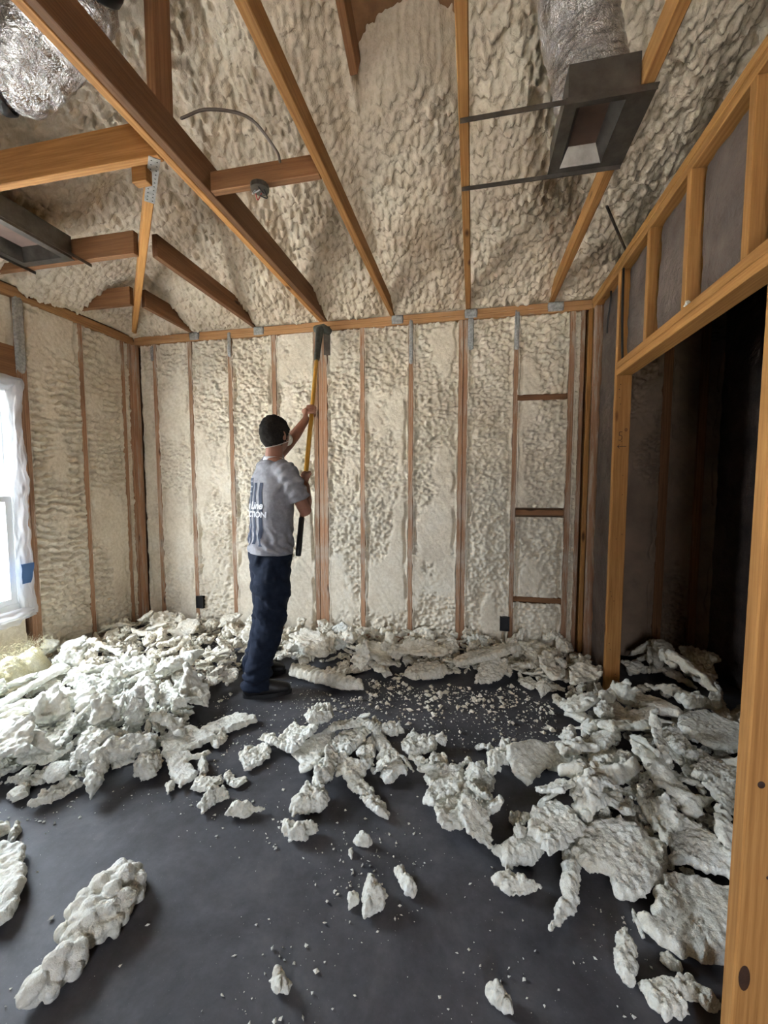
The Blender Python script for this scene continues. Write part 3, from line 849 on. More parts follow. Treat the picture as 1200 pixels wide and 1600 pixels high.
# register boots hung on rails
def strip_box(b): return box_vf(*b)
def boot(name, x0, x1, y0, y1, z, h, label, rails, fx1=None):
    fx1 = fx1 or x1 + .01
    root = tag(empty(name, ((x0 + x1) / 2, (y0 + y1) / 2, z)), label, 'register boot')
    cx, cy = (x0 + x1) / 2, (y0 + y1) / 2
    def mk(nm, bs, mat, par=root):
        return obj(nm, boxes_mesh([(a - cx, b - cx, c - cy, d - cy, e - z, f - z) for (a, b, c, d, e, f) in bs]), mat, par)
    t = .003
    mk('boot_body', [(x0, x1, y0, y0 + t, z, z + h), (x0, x1, y1 - t, y1, z, z + h), (x0, x0 + t, y0 + t, y1 - t, z, z + h), (x1 - t, x1, y0 + t, y1 - t, z, z + h), (x0, x1, y0, y1, z + h, z + h + t)], M['steel_dark'])
    fw = .035
    mk('flange', [(x0 - .01, fx1, y0 - .01, y0 + fw, z - .004, z), (x0 - .01, fx1, y1 - fw, y1 + .01, z - .004, z), (x0 - .01, x0 + fw, y0 + fw, y1 - fw, z - .004, z), (x1 - fw, fx1, y0 + fw, y1 - fw, z - .004, z)], M['steel_dark'])
    # sloping throat and liner panel
    a0, a1, b0, b1 = x0 + fw - cx, x1 - fw - cx, y0 + fw - cy, y1 - fw - cy
    i = .028
    V = [(a0, b0, 0), (a1, b0, 0), (a1, b1, 0), (a0, b1, 0), (a0 + i, b0 + i, h * .55), (a1 - i, b0 + i, h * .55), (a1 - i, b1 - i, h * .55), (a0 + i, b1 - i, h * .55)]
    obj('throat', mesh_from(V, [(0, 1, 5, 4), (1, 2, 6, 5), (2, 3, 7, 6), (3, 0, 4, 7)]), M['steel_dark'], root)
    obj('liner_panel', boxes_mesh([(a0 + i, a1 - i, b0 + i, b1 - i, h * .55, h * .55 + .004)]), M['boot_panel'], root)
    for (p, q) in rails:
        p = Vector(p); q = Vector(q); d = (q - p).normalized(); sd = d.cross(Vector((0, 0, 1)))
        va, fa = tube_vf([p, q], [(.009, .0015)] * 2, ref=(0, 0, 1), n=4, round_caps=False)
        L0 = Vector((cx, cy, z))
        V, F, *_ = perf_strap(p - L0, q - L0, .018, sd, (0, 0, 1), .0012)
        V2, F2, *_ = perf_strap(p - L0 + sd * .009 - Vector((0, 0, .009)), q - L0 + sd * .009 - Vector((0, 0, .009)), .018, (0, 0, 1), sd, .0012)
        V, F = join_vf([(V, F), (V2, F2)])
        obj('hanger_rail', mesh_from(V, F), M['steel_dark'], root)
    return root
boot('register_boot', .315, .549, 1.69, 2.065, 2.7405, .115, 'dark steel register boot hung between two ceiling joists on long rails', [((-.066, 1.690, 2.736), (.60, 1.690, 2.736)), ((-.068, 2.062, 2.736), (.60, 2.062, 2.736))], fx1=.605)
boot('register_boot', -2.78, -2.42, 1.70, 2.20, 2.7405, .13, 'grey steel register boot with foil tape between the left jack joists', [((-2.365, 1.60, 2.7405), (-2.365, 2.275, 2.7405)), ((-2.80, 1.60, 2.7405), (-2.80, 2.275, 2.7405))])

# electrical box, cables
V, F = tube_vf([(-.98, 1.860, ZJ - .018), (-.98, 1.860, ZJ + .003)], [.042, .042], ref=(1, 0, 0), n=18, round_caps=False)
eb = tag(obj('ceiling_electrical_box', mesh_from(V, F), M['steel_dark']), 'round metal electrical box with loose wires on the dark block', 'electrical box')
for k in range(4):
    a = k * 1.6
    pts = spline([(-.98 + .02 * math.cos(a), 1.860 + .02 * math.sin(a), ZJ - .015), (-.98 + .035 * math.cos(a + .7), 1.860 + .03 * math.sin(a + .7), ZJ - .045), (-.98 + .02 * math.cos(a + 2), 1.860 + .02 * math.sin(a + 2), ZJ - .03)], 8)
    v, f = tube_vf(pts, [.003] * 8, ref=(1, 0, .2), n=6)
    w_ = obj('wire', mesh_from(v, f, True), [M['black'], plain_mat('red_wire', (.4, .05, .03), .4), M['vinyl'], M['black']][k], eb)
def cable(name, pts, r, mat, label, n=24):
    c = spline(pts, n); v, f = tube_vf(c, [r] * n, ref=(.3, .5, 1), n=8)
    return tag(obj(name, mesh_from(v, f, True), mat), label, 'cable')
cable('electrical_cable', [(-1.20, 1.62, 2.88), (-1.10, 1.66, 2.93), (-.95, 1.72, 2.92), (-.87, 1.80, 2.84), (-.87, 1.845, 2.82)], .006, M['cable'], 'thin grey cable looping from the girder to the dark block')
cable('electrical_cable', [(.872, 2.845, 2.66), (.862, 2.81, 2.5), (.868, 2.82, 2.35), (.864, 2.79, 2.2), (.875, 2.81, 2.115)], .007, M['black'], 'black cable hanging down beside the king stud')
cable('electrical_cable', [(.868, 3.06, 2.62), (.862, 3.04, 2.55), (.866, 3.10, 2.45), (.87, 3.12, 2.38)], .006, M['black'], 'short black cable between corner and king stud')
cable('threaded_rod', [(.66, 2.45, 2.80), (.78, 2.65, 2.76), (.862, 2.79, 2.74)], .007, M['steel_dark'], 'dark threaded rod between joist and partition top plate')

# outlet boxes in the foam
for k, (x, z, lab) in enumerate(((-2.527, .235, 'small black outlet box in the foam beside the second stud'), (.275, .225, 'small black outlet box in the foam beside the blocked bay'))):
    root = tag(empty('outlet_box', (x, YB - .014, z)), lab, 'outlet box')
    w_, h_ = .045 / 1.2, .075 / 1.3
    obj('box_rim', boxes_mesh([(-w_, w_, -.004, .03, -h_, -h_ + .006), (-w_, w_, -.004, .03, h_ - .006, h_), (-w_, -w_ + .006, -.004, .03, -h_, h_), (w_ - .006, w_, -.004, .03, -h_, h_)]), M['box_black'], root)
    obj('box_back', boxes_mesh([(-w_, w_, .004, .03, -h_, h_)]), M['box_black'], root)

# foam crumb sitting on the header, crumbs stuck to the netting
HEROES = [
    ('foam_slab', 'large flat pinkish-grey foam slab lying beside the knotty post', 0.03, 0.1, 0.15, 0.15, [(0.640, 1.500), (0.750, 1.517), (0.810, 1.494), (0.893, 1.478), (0.820, 1.346), (0.756, 1.267), (0.666, 1.221), (0.619, 1.246), (0.580, 1.240), (0.548, 1.252), (0.513, 1.290), (0.522, 1.321), (0.569, 1.351), (0.598, 1.415), (0.628, 1.467)]),
    ('foam_slab', 'wide shaded foam slab half under a bright square slab', 0.07, 0.08, 0.3, 0.2, [(0.418, 1.619), (0.568, 1.691), (0.635, 1.643), (0.687, 1.609), (0.711, 1.580), (0.660, 1.491), (0.598, 1.430), (0.556, 1.393), (0.494, 1.374), (0.475, 1.404), (0.480, 1.453), (0.441, 1.457), (0.396, 1.460), (0.376, 1.509)]),
    ('foam_slab', 'flat grey foam sheet at the back of the wide shaded slab', 0.03, 0.05, 0.2, 0.1, [(0.729, 1.768), (0.798, 1.742), (0.868, 1.704), (0.903, 1.627), (0.936, 1.570), (0.900, 1.504), (0.829, 1.530), (0.767, 1.553), (0.694, 1.544), (0.736, 1.647), (0.717, 1.679)]),
    ('foam_slab', 'bright square foam slab topping the right-hand heap', 0.11, 0.09, 0.25, 0.2, [(0.254, 1.643), (0.362, 1.716), (0.406, 1.660), (0.434, 1.576), (0.371, 1.501), (0.282, 1.420), (0.256, 1.439), (0.244, 1.494), (0.216, 1.516), (0.229, 1.576)]),
    ('foam_slab', 'thick white foam slab with broken front corner against the bright square slab', 0.0, 0.12, 0.4, 0.1, [(0.084, 1.483), (0.174, 1.549), (0.230, 1.610), (0.262, 1.603), (0.283, 1.532), (0.244, 1.473), (0.132, 1.414), (0.114, 1.458)]),
    ('foam_slab', 'curled foam shell with hollow brown inside lying on bare floor', 0.0, 0.06, 0.4, 0.9, [(-0.132, 1.584), (-0.083, 1.658), (-0.012, 1.799), (0.033, 1.777), (0.096, 1.754), (0.095, 1.728), (0.038, 1.643), (0.133, 1.664), (0.142, 1.620), (0.065, 1.560), (0.009, 1.528), (-0.057, 1.494), (-0.114, 1.509)]),
    ('foam_slab', 'ragged foam slab with finger ridges behind the curled shell', 0.02, 0.06, 0.5, 0.4, [(-0.197, 1.836), (-0.084, 1.901), (-0.015, 1.937), (-0.006, 1.797), (-0.036, 1.718), (-0.089, 1.648), (-0.130, 1.623), (-0.191, 1.668), (-0.174, 1.752)]),
    ('foam_lump', 'crumpled foam lump between ridged slab and long low ridge', 0.05, 0.09, 0.8, 0.3, [(-0.027, 1.828), (-0.008, 1.905), (0.061, 1.965), (0.113, 1.878), (0.109, 1.798), (0.057, 1.778), (0.007, 1.730)]),
    ('foam_strip', 'narrow foam strip pointing out from under the bright square slab', 0.0, 0.07, 0.5, 0.2, [(0.356, 1.589), (0.410, 1.600), (0.377, 1.413), (0.341, 1.319), (0.295, 1.280), (0.260, 1.240), (0.238, 1.249), (0.271, 1.305), (0.304, 1.375), (0.328, 1.475)]),
    ('foam_scrap', 'jagged foam scrap alone on the floor near the narrow strip', 0.0, 0.05, 0.5, 0.4, [(0.089, 1.385), (0.155, 1.418), (0.245, 1.384), (0.221, 1.356), (0.138, 1.333), (0.093, 1.351)]),
    ('foam_slab', 'torn foam sheet with fringed lower edge on the heap', 0.03, 0.06, 0.3, 0.5, [(0.155, 2.000), (0.292, 2.091), (0.466, 2.141), (0.559, 2.038), (0.431, 1.966), (0.348, 1.971), (0.247, 1.843), (0.197, 1.895), (0.157, 1.930)]),
    ('foam_strip', 'long low foam ridge along the back of the right heap', 0.02, 0.07, 0.5, 0.2, [(0.091, 2.009), (0.151, 2.068), (0.258, 2.127), (0.375, 2.140), (0.496, 2.178), (0.480, 2.102), (0.359, 2.043), (0.273, 2.013), (0.158, 1.956), (0.097, 1.965)]),
    ('foam_lump', 'upright knobbly foam lump at the far end of the ridge', 0.04, 0.11, 0.9, 0.2, [(0.455, 2.195), (0.524, 2.249), (0.533, 2.160), (0.489, 2.055), (0.442, 2.057)]),
    ('foam_slab', 'flat L-shaped foam slab in front of the door post', 0.03, 0.06, 0.15, 0.15, [(0.713, 2.613), (0.850, 2.718), (0.864, 2.590), (0.882, 2.491), (1.039, 2.541), (1.034, 2.475), (0.980, 2.388), (0.814, 2.310), (0.761, 2.418)]),
    ('foam_strip', 'long squared foam beam leaning out of the dark closet opening', 0.1, 0.1, 0.2, 0.1, [(0.880, 2.707), (0.997, 2.875), (1.048, 2.807), (1.133, 2.661), (1.173, 2.508), (1.140, 2.452), (1.061, 2.484), (0.981, 2.573), (0.906, 2.652)]),
    ('foam_slab', 'large smooth grey foam board in the closet opening', 0.06, 0.08, 0.1, 0.1, [(1.187, 2.535), (1.292, 2.574), (1.402, 2.369), (1.429, 2.308), (1.332, 2.144), (1.208, 2.175), (1.147, 2.186), (1.110, 2.280), (1.071, 2.355), (1.113, 2.455)]),
    ('foam_slab', 'oval foam slab in the middle of the right heap', 0.06, 0.06, 0.25, 0.2, [(0.566, 2.042), (0.640, 2.131), (0.730, 2.101), (0.756, 2.025), (0.704, 1.960), (0.606, 1.918), (0.547, 1.970)]),
    ('foam_slab', 'lumpy foam slab beside the large smooth grey board', 0.04, 0.07, 0.6, 0.3, [(0.967, 2.318), (1.032, 2.331), (1.078, 2.210), (1.073, 2.125), (1.004, 2.077), (0.944, 2.121), (0.940, 2.231)]),
    ('foam_slab', 'broad rough foam slab near the foot of the knotty post', 0.02, 0.07, 0.4, 0.3, [(0.970, 2.013), (1.084, 2.134), (1.120, 2.076), (1.189, 2.029), (1.135, 1.879), (1.062, 1.926), (1.006, 1.932), (0.954, 1.950)]),
    ('foam_strip', 'small bent foam strip sticking up near the closet wall', 0.12, 0.04, 0.3, 0.5, [(1.432, 2.651), (1.619, 2.864), (1.622, 2.824), (1.517, 2.705), (1.434, 2.625)]),
    ('foam_slab', 'folded grey foam piece below the small bent strip', 0.07, 0.05, 0.4, 0.6, [(1.452, 2.817), (1.563, 2.901), (1.470, 2.690), (1.425, 2.529), (1.356, 2.499), (1.360, 2.614)]),
    ('foam_scrap', 'upright oblong foam scrap near the bottom of the knotty post', 0.0, 0.04, 0.6, 0.3, [(0.438, 1.272), (0.477, 1.285), (0.490, 1.236), (0.470, 1.191), (0.439, 1.147), (0.417, 1.164), (0.419, 1.212)]),
    ('foam_scrap', 'small foam flake between oblong scrap and big pinkish-grey slab', 0.0, 0.035, 0.5, 0.3, [(0.555, 1.264), (0.590, 1.267), (0.606, 1.238), (0.598, 1.220), (0.564, 1.225), (0.548, 1.242)]),
    ('foam_scrap', 'antler-shaped flat foam scrap near the bottom of the knotty post', 0.0, 0.045, 0.4, 0.3, [(0.458, 1.167), (0.555, 1.184), (0.610, 1.203), (0.657, 1.145), (0.624, 1.121), (0.589, 1.141), (0.560, 1.142), (0.568, 1.110), (0.517, 1.092), (0.499, 1.085), (0.472, 1.109)]),
    ('foam_lump', 'small oblong foam lump alone right of the forked lump', 0.0, 0.045, 0.7, 0.2, [(-0.252, 1.352), (-0.220, 1.366), (-0.160, 1.300), (-0.167, 1.271), (-0.193, 1.271), (-0.234, 1.320)]),
    ('foam_scrap', 'thin frayed foam scrap alone on open floor', 0.0, 0.035, 0.6, 0.4, [(0.053, 1.060), (0.083, 1.073), (0.123, 1.053), (0.128, 1.020), (0.104, 1.022), (0.065, 1.044)]),
    ('foam_strip', 'thin sliver of foam beside the big pinkish-grey slab', 0.0, 0.02, 0.3, 0.3, [(0.523, 1.381), (0.536, 1.364), (0.534, 1.301), (0.520, 1.294), (0.515, 1.330)]),
    ('foam_slab', 'fan-shaped foam slab at the left end of the centre heap', 0.05, 0.06, 0.4, 0.4, [(-0.947, 1.860), (-0.955, 1.991), (-0.919, 2.063), (-0.864, 1.996), (-0.747, 2.021), (-0.750, 1.940), (-0.835, 1.817)]),
    ('foam_slab', 'smooth foam sheet with drooping lobe under the fan-shaped slab', 0.0, 0.05, 0.15, 0.5, [(-0.863, 1.842), (-0.822, 1.935), (-0.780, 1.995), (-0.707, 2.051), (-0.663, 1.919), (-0.706, 1.863), (-0.690, 1.800), (-0.733, 1.703), (-0.770, 1.720), (-0.797, 1.799)]),
    ('foam_lump', 'folded knobbly foam lump on top of the centre heap', 0.08, 0.09, 0.9, 0.3, [(-0.850, 1.965), (-0.815, 2.089), (-0.737, 2.090), (-0.698, 2.025), (-0.706, 1.954), (-0.791, 1.883)]),
    ('foam_strip', 'pale foam strip lying across the centre heap', 0.07, 0.05, 0.3, 0.2, [(-0.718, 1.988), (-0.674, 2.053), (-0.568, 2.090), (-0.495, 2.063), (-0.562, 2.008), (-0.690, 1.954)]),
    ('foam_slab', 'oval pitted foam slab under the pale cross strip', 0.02, 0.08, 0.4, 0.2, [(-0.668, 1.913), (-0.666, 2.003), (-0.604, 2.043), (-0.534, 2.058), (-0.494, 2.026), (-0.513, 1.946), (-0.553, 1.866), (-0.638, 1.871)]),
    ('foam_strip', 'long ridged foam plank slanting off the centre heap', 0.03, 0.09, 0.2, 0.2, [(-0.507, 2.080), (-0.442, 2.080), (-0.349, 1.969), (-0.274, 1.826), (-0.276, 1.795), (-0.320, 1.806), (-0.329, 1.744), (-0.364, 1.746), (-0.434, 1.869), (-0.435, 1.939)]),
    ('foam_scrap', 'squared foam block beside the slanting plank', 0.0, 0.07, 0.2, 0.1, [(-0.547, 1.953), (-0.497, 2.039), (-0.463, 1.995), (-0.439, 1.860), (-0.472, 1.816), (-0.509, 1.845)]),
    ('foam_lump', 'twisted foam lump in front of the oval pitted slab', 0.03, 0.1, 0.9, 0.4, [(-0.668, 1.685), (-0.663, 1.791), (-0.643, 1.840), (-0.604, 1.837), (-0.581, 1.744), (-0.564, 1.630), (-0.593, 1.634), (-0.596, 1.588), (-0.650, 1.622)]),
    ('foam_strip', 'long ragged foam strip trailing forward from the centre heap', 0.0, 0.05, 0.4, 0.5, [(-0.619, 1.859), (-0.543, 1.831), (-0.442, 1.810), (-0.474, 1.743), (-0.389, 1.677), (-0.314, 1.600), (-0.314, 1.568), (-0.348, 1.553), (-0.409, 1.596), (-0.461, 1.644), (-0.504, 1.653), (-0.568, 1.723), (-0.588, 1.699)]),
    ('foam_lump', 'boat-shaped foam chunk with jagged rim on bare floor', 0.0, 0.09, 0.6, 0.5, [(-0.733, 1.535), (-0.707, 1.593), (-0.713, 1.656), (-0.664, 1.638), (-0.606, 1.632), (-0.569, 1.596), (-0.568, 1.545), (-0.638, 1.507), (-0.700, 1.486)]),
    ('foam_lump', 'wedge-shaped foam chunk on bare floor before the boat-shaped one', 0.0, 0.07, 0.6, 0.1, [(-0.722, 1.436), (-0.654, 1.454), (-0.577, 1.466), (-0.563, 1.444), (-0.609, 1.379), (-0.662, 1.374), (-0.696, 1.395)]),
    ('foam_lump', 'small rounded foam nugget on open floor', 0.0, 0.05, 0.5, 0.1, [(-0.424, 1.436), (-0.401, 1.469), (-0.348, 1.448), (-0.360, 1.426), (-0.404, 1.417)]),
    ('foam_scrap', 'tiny foam flake next to the rounded nugget', 0.0, 0.03, 0.5, 0.2, [(-0.433, 1.386), (-0.421, 1.414), (-0.410, 1.397), (-0.413, 1.368)]),
    ('foam_strip', 'crinkled foam roll along the back of the centre heap', 0.05, 0.08, 0.8, 0.2, [(-0.601, 2.151), (-0.537, 2.203), (-0.463, 2.180), (-0.392, 2.210), (-0.340, 2.147), (-0.390, 2.107), (-0.487, 2.101), (-0.558, 2.115)]),
    ('foam_slab', 'rough foam piece at the right end of the centre heap', 0.01, 0.08, 0.8, 0.3, [(-0.341, 2.010), (-0.299, 2.152), (-0.236, 2.097), (-0.165, 2.086), (-0.159, 2.012), (-0.209, 1.989), (-0.270, 1.941), (-0.324, 1.953)]),
    ('foam_strip', 'flat bent foam strip linking centre heap and right heap', 0.0, 0.05, 0.4, 0.4, [(-0.291, 1.940), (-0.245, 1.984), (-0.172, 1.920), (-0.191, 1.895), (-0.243, 1.905)]),
    ('foam_scrap', 'pale foam block next to the flat bent strip', 0.02, 0.06, 0.4, 0.2, [(-0.184, 1.971), (-0.098, 1.989), (-0.086, 1.902), (-0.141, 1.891)]),
    ('foam_lump', 'forked upright foam lump standing on open floor', 0.0, 0.09, 0.7, 0.3, [(-0.327, 1.200), (-0.335, 1.312), (-0.284, 1.263), (-0.250, 1.259), (-0.257, 1.214), (-0.274, 1.195), (-0.299, 1.170), (-0.318, 1.166)]),
    ('foam_lump', 'stub of foam touching the forked upright lump', 0.0, 0.05, 0.6, 0.2, [(-0.384, 1.228), (-0.353, 1.251), (-0.337, 1.216), (-0.367, 1.189)]),
    ('foam_slab', 'broad flat bluish-white foam slab with notched side', 0.03, 0.06, 0.2, 0.15, [(-1.552, 1.776), (-1.557, 1.871), (-1.476, 1.926), (-1.331, 1.894), (-1.296, 1.877), (-1.323, 1.825), (-1.379, 1.735), (-1.340, 1.733), (-1.249, 1.773), (-1.282, 1.724), (-1.320, 1.686), (-1.282, 1.654), (-1.233, 1.627), (-1.228, 1.582), (-1.241, 1.519), (-1.311, 1.565), (-1.380, 1.614), (-1.453, 1.668)]),
    ('foam_strip', 'smooth foam plank pointing towards the work boots', 0.02, 0.07, 0.15, 0.15, [(-1.429, 1.906), (-1.390, 2.005), (-1.334, 2.101), (-1.198, 2.102), (-1.166, 2.066), (-1.237, 1.998), (-1.301, 1.908)]),
    ('foam_lump', 'rounded foam end tucked under the smooth plank', 0.0, 0.06, 0.5, 0.1, [(-1.325, 1.860), (-1.305, 1.912), (-1.262, 1.921), (-1.243, 1.878), (-1.258, 1.818), (-1.298, 1.821)]),
    ('foam_slab', 'pitted foam tile lying flat between plank and centre heap', 0.0, 0.035, 0.4, 0.3, [(-1.116, 1.782), (-1.116, 1.845), (-1.039, 1.895), (-0.979, 1.853), (-0.962, 1.804), (-0.997, 1.737), (-1.033, 1.692)]),
    ('foam_lump', 'hook-shaped foam lump beside the fan-shaped slab', 0.02, 0.06, 0.5, 0.2, [(-1.082, 1.892), (-1.076, 1.952), (-1.015, 1.953), (-0.969, 1.892), (-0.964, 1.838), (-0.995, 1.843), (-1.035, 1.890)]),
    ('foam_slab', 'flat pointed foam piece before the notched slab', 0.0, 0.05, 0.15, 0.1, [(-1.211, 1.531), (-1.213, 1.607), (-1.110, 1.638), (-1.084, 1.608), (-1.131, 1.540)]),
    ('foam_slab', 'flat butterfly-shaped foam flake by the pointed piece', 0.0, 0.03, 0.2, 0.2, [(-1.120, 1.659), (-1.103, 1.681), (-1.048, 1.647), (-1.015, 1.672), (-0.987, 1.642), (-1.013, 1.590), (-1.065, 1.600)]),
    ('foam_lump', 'knuckled foam lump before the pointed piece', 0.0, 0.06, 0.9, 0.1, [(-1.107, 1.460), (-1.110, 1.538), (-1.040, 1.560), (-1.013, 1.534), (-1.049, 1.495), (-1.069, 1.425)]),
    ('foam_lump', 'spindle-shaped foam chunk alone on bare floor', 0.0, 0.06, 0.6, 0.3, [(-0.970, 1.432), (-0.971, 1.482), (-0.931, 1.509), (-0.878, 1.502), (-0.818, 1.503), (-0.863, 1.476), (-0.891, 1.441), (-0.922, 1.442)]),
    ('foam_scrap', 'small foam lump leaning on the notched slab', 0.0, 0.07, 0.5, 0.1, [(-1.281, 1.701), (-1.274, 1.733), (-1.227, 1.712), (-1.196, 1.642), (-1.221, 1.628)]),
    ('foam_slab', 'flat grey-white foam sheet near the work boots', 0.02, 0.04, 0.3, 0.2, [(-1.864, 2.240), (-1.824, 2.329), (-1.674, 2.297), (-1.629, 2.222), (-1.695, 2.159), (-1.756, 2.130)]),
    ('foam_slab', 'cracked bluish foam sheet behind the notched slab', 0.04, 0.05, 0.3, 0.2, [(-1.855, 2.126), (-1.857, 2.209), (-1.756, 2.131), (-1.617, 2.023), (-1.642, 1.935), (-1.695, 1.937)]),
    ('foam_scrap', 'small bent foam scrap at the point of the notched slab', 0.0, 0.03, 0.5, 0.4, [(-1.331, 1.535), (-1.313, 1.582), (-1.284, 1.529), (-1.279, 1.489)]),
    ('foam_strip', 'long straight foam plank lying below the window', 0.16, 0.07, 0.15, 0.1, [(-2.581, 1.732), (-2.649, 1.972), (-2.703, 2.210), (-2.528, 2.159), (-2.520, 2.066), (-2.525, 1.894), (-2.476, 1.737), (-2.488, 1.666)]),
    ('foam_slab', 'popcorn-textured foam slab beside the long straight plank', 0.13, 0.08, 1.0, 0.1, [(-2.520, 2.075), (-2.593, 2.227), (-2.352, 2.111), (-2.102, 2.076), (-2.059, 1.965), (-2.224, 1.930)]),
    ('foam_slab', 'smooth foam peel under the popcorn-textured slab', 0.11, 0.05, 0.2, 0.4, [(-2.656, 2.032), (-2.589, 2.068), (-2.233, 1.978), (-2.265, 1.914), (-2.476, 1.946)]),
    ('foam_strip', 'knobbly foam strip next to the upright slab in the window heap', 0.07, 0.06, 0.6, 0.3, [(-2.039, 1.741), (-2.049, 1.866), (-2.022, 2.014), (-1.996, 2.058), (-1.927, 1.961), (-1.985, 1.847), (-2.006, 1.748)]),
    ('foam_slab', 'overlapping wing-shaped foam slab near the window', 0.05, 0.06, 0.3, 0.3, [(-2.178, 1.512), (-2.105, 1.592), (-1.956, 1.623), (-1.923, 1.554), (-2.000, 1.479), (-2.063, 1.477)]),
    ('foam_strip', 'long foam strip with one thick raised end', 0.02, 0.11, 0.4, 0.3, [(-1.647, 1.421), (-1.703, 1.504), (-1.688, 1.611), (-1.584, 1.697), (-1.531, 1.721), (-1.494, 1.677), (-1.551, 1.581), (-1.609, 1.524), (-1.573, 1.447), (-1.560, 1.372)]),
    ('foam_lump', 'round crusty foam lump at the edge of the window heap', 0.0, 0.09, 0.8, 0.1, [(-1.527, 1.573), (-1.553, 1.661), (-1.511, 1.707), (-1.436, 1.649), (-1.407, 1.554), (-1.444, 1.520)]),
    ('foam_slab', 'cupped foam slab behind the strip with the raised end', 0.06, 0.07, 0.4, 0.4, [(-1.760, 1.485), (-1.792, 1.571), (-1.783, 1.623), (-1.657, 1.600), (-1.667, 1.539), (-1.679, 1.459)]),
    ('foam_slab', 'leaf-shaped foam piece at the low front of the window heap', 0.0, 0.05, 0.5, 0.2, [(-2.234, 1.486), (-2.173, 1.535), (-2.083, 1.518), (-2.091, 1.459), (-2.184, 1.451)]),
    ('foam_strip', 'low winding foam strip along the front of the window heap', 0.0, 0.06, 0.6, 0.2, [(-2.072, 1.392), (-1.973, 1.455), (-1.944, 1.529), (-1.853, 1.492), (-1.888, 1.431), (-1.966, 1.394)]),
    ('foam_strip', 'crumbly flat foam strip at the front point of the window heap', 0.0, 0.045, 0.6, 0.2, [(-1.804, 1.297), (-1.827, 1.375), (-1.802, 1.419), (-1.807, 1.490), (-1.695, 1.462), (-1.697, 1.402), (-1.738, 1.338)]),
    ('foam_slab', 'foam wedge in shadow at the front of the window heap', 0.0, 0.06, 0.3, 0.3, [(-1.959, 1.337), (-1.959, 1.396), (-1.920, 1.414), (-1.864, 1.357), (-1.893, 1.314)]),
    ('foam_strip', 'slim foam strip resting against the wing-shaped slab', 0.06, 0.04, 0.3, 0.3, [(-1.857, 1.498), (-2.025, 1.719), (-2.027, 1.748), (-1.893, 1.663), (-1.882, 1.575), (-1.807, 1.486)]),
    ('foam_slab', 'big stippled foam slab at the near left of the open floor', 0.0, 0.07, 0.25, 0.2, [(-1.783, 1.122), (-1.623, 1.148), (-1.504, 1.074), (-1.431, 1.008), (-1.379, 0.935), (-1.392, 0.909), (-1.444, 0.893)]),
    ('foam_scrap', 'small foam scrap behind the big stippled slab', 0.0, 0.04, 0.5, 0.2, [(-1.731, 1.171), (-1.772, 1.248), (-1.716, 1.212), (-1.684, 1.159)]),
    ('foam_scrap', 'torn foam scrap behind the big stippled slab by the window side', 0.0, 0.04, 0.5, 0.2, [(-1.838, 1.202), (-1.801, 1.234), (-1.753, 1.204), (-1.763, 1.172), (-1.787, 1.167)]),
    ('foam_slab', 'yellowish foam sheet close to the window', 0.1, 0.05, 0.3, 0.4, [(-2.360, 1.573), (-2.289, 1.706), (-2.179, 1.669), (-2.201, 1.607), (-2.270, 1.538), (-2.301, 1.531)]),
    ('foam_slab', 'thin creamy foam sheet overlapping the yellowish one', 0.08, 0.05, 0.3, 0.4, [(-2.258, 1.573), (-2.223, 1.679), (-2.164, 1.648), (-2.129, 1.573), (-2.179, 1.537)]),
    ('foam_lump', 'long popcorn-textured foam chain of round bulges lying alone', 0.0, 0.075, 2.2, 0.03, [(-1.135, 0.771), (-1.162, 0.816), (-1.130, 0.870), (-1.157, 0.898), (-1.184, 0.901), (-1.212, 0.949), (-1.206, 1.053), (-1.190, 1.138), (-1.118, 1.160), (-1.064, 1.129), (-1.028, 1.074), (-1.032, 1.026), (-1.004, 0.984), (-1.038, 0.949), (-1.076, 0.911), (-1.046, 0.888), (-1.043, 0.841), (-1.068, 0.793), (-1.085, 0.765)]),
    ('foam_lump', 'small folded foam scrap alone on the near floor', 0.0, 0.05, 0.7, 0.3, [(-0.527, 0.960), (-0.506, 0.996), (-0.460, 0.967), (-0.463, 0.944), (-0.495, 0.934)]),
    ('foam_scrap', 'foam flake touching the small folded scrap', 0.0, 0.03, 0.5, 0.2, [(-0.495, 0.935), (-0.485, 0.951), (-0.470, 0.929), (-0.479, 0.920)]),
    ('foam_strip', 'long ribbed half-round foam roll beside the work boots', 0.0, 0.12, 0.25, 0.0, [(-1.336, 2.728), (-1.143, 2.724), (-0.915, 2.647), (-0.698, 2.592), (-0.674, 2.519), (-0.831, 2.499), (-1.069, 2.556), (-1.241, 2.606)]),
    ('foam_slab', 'large foam block at the foot of the back wall', 0.02, 0.13, 0.4, 0.1, [(-0.456, 2.776), (-0.396, 2.917), (-0.204, 2.956), (-0.138, 2.868), (-0.184, 2.787), (-0.368, 2.716)]),
    ('foam_strip', 'long foam plank along the foot of the back wall', 0.06, 0.1, 0.2, 0.1, [(-0.117, 2.874), (0.028, 2.973), (0.343, 3.087), (0.378, 3.018), (0.245, 2.920), (0.063, 2.847), (-0.093, 2.791)]),
    ('foam_slab', 'creased foam slab leaning on the long wall-foot plank', 0.03, 0.07, 0.3, 0.4, [(0.046, 2.858), (0.067, 2.964), (0.260, 3.017), (0.244, 2.883), (0.147, 2.778), (0.028, 2.763)]),
    ('foam_strip', 'square foam stick lying before the back corner heap', 0.0, 0.07, 0.2, 0.1, [(0.318, 2.895), (0.414, 2.933), (0.457, 2.821), (0.396, 2.771), (0.341, 2.828)]),
    ('foam_strip', 'pointed foam stick between the back corner heap and door post', 0.0, 0.07, 0.2, 0.1, [(0.520, 2.728), (0.563, 2.712), (0.595, 2.601), (0.562, 2.569), (0.511, 2.646)]),
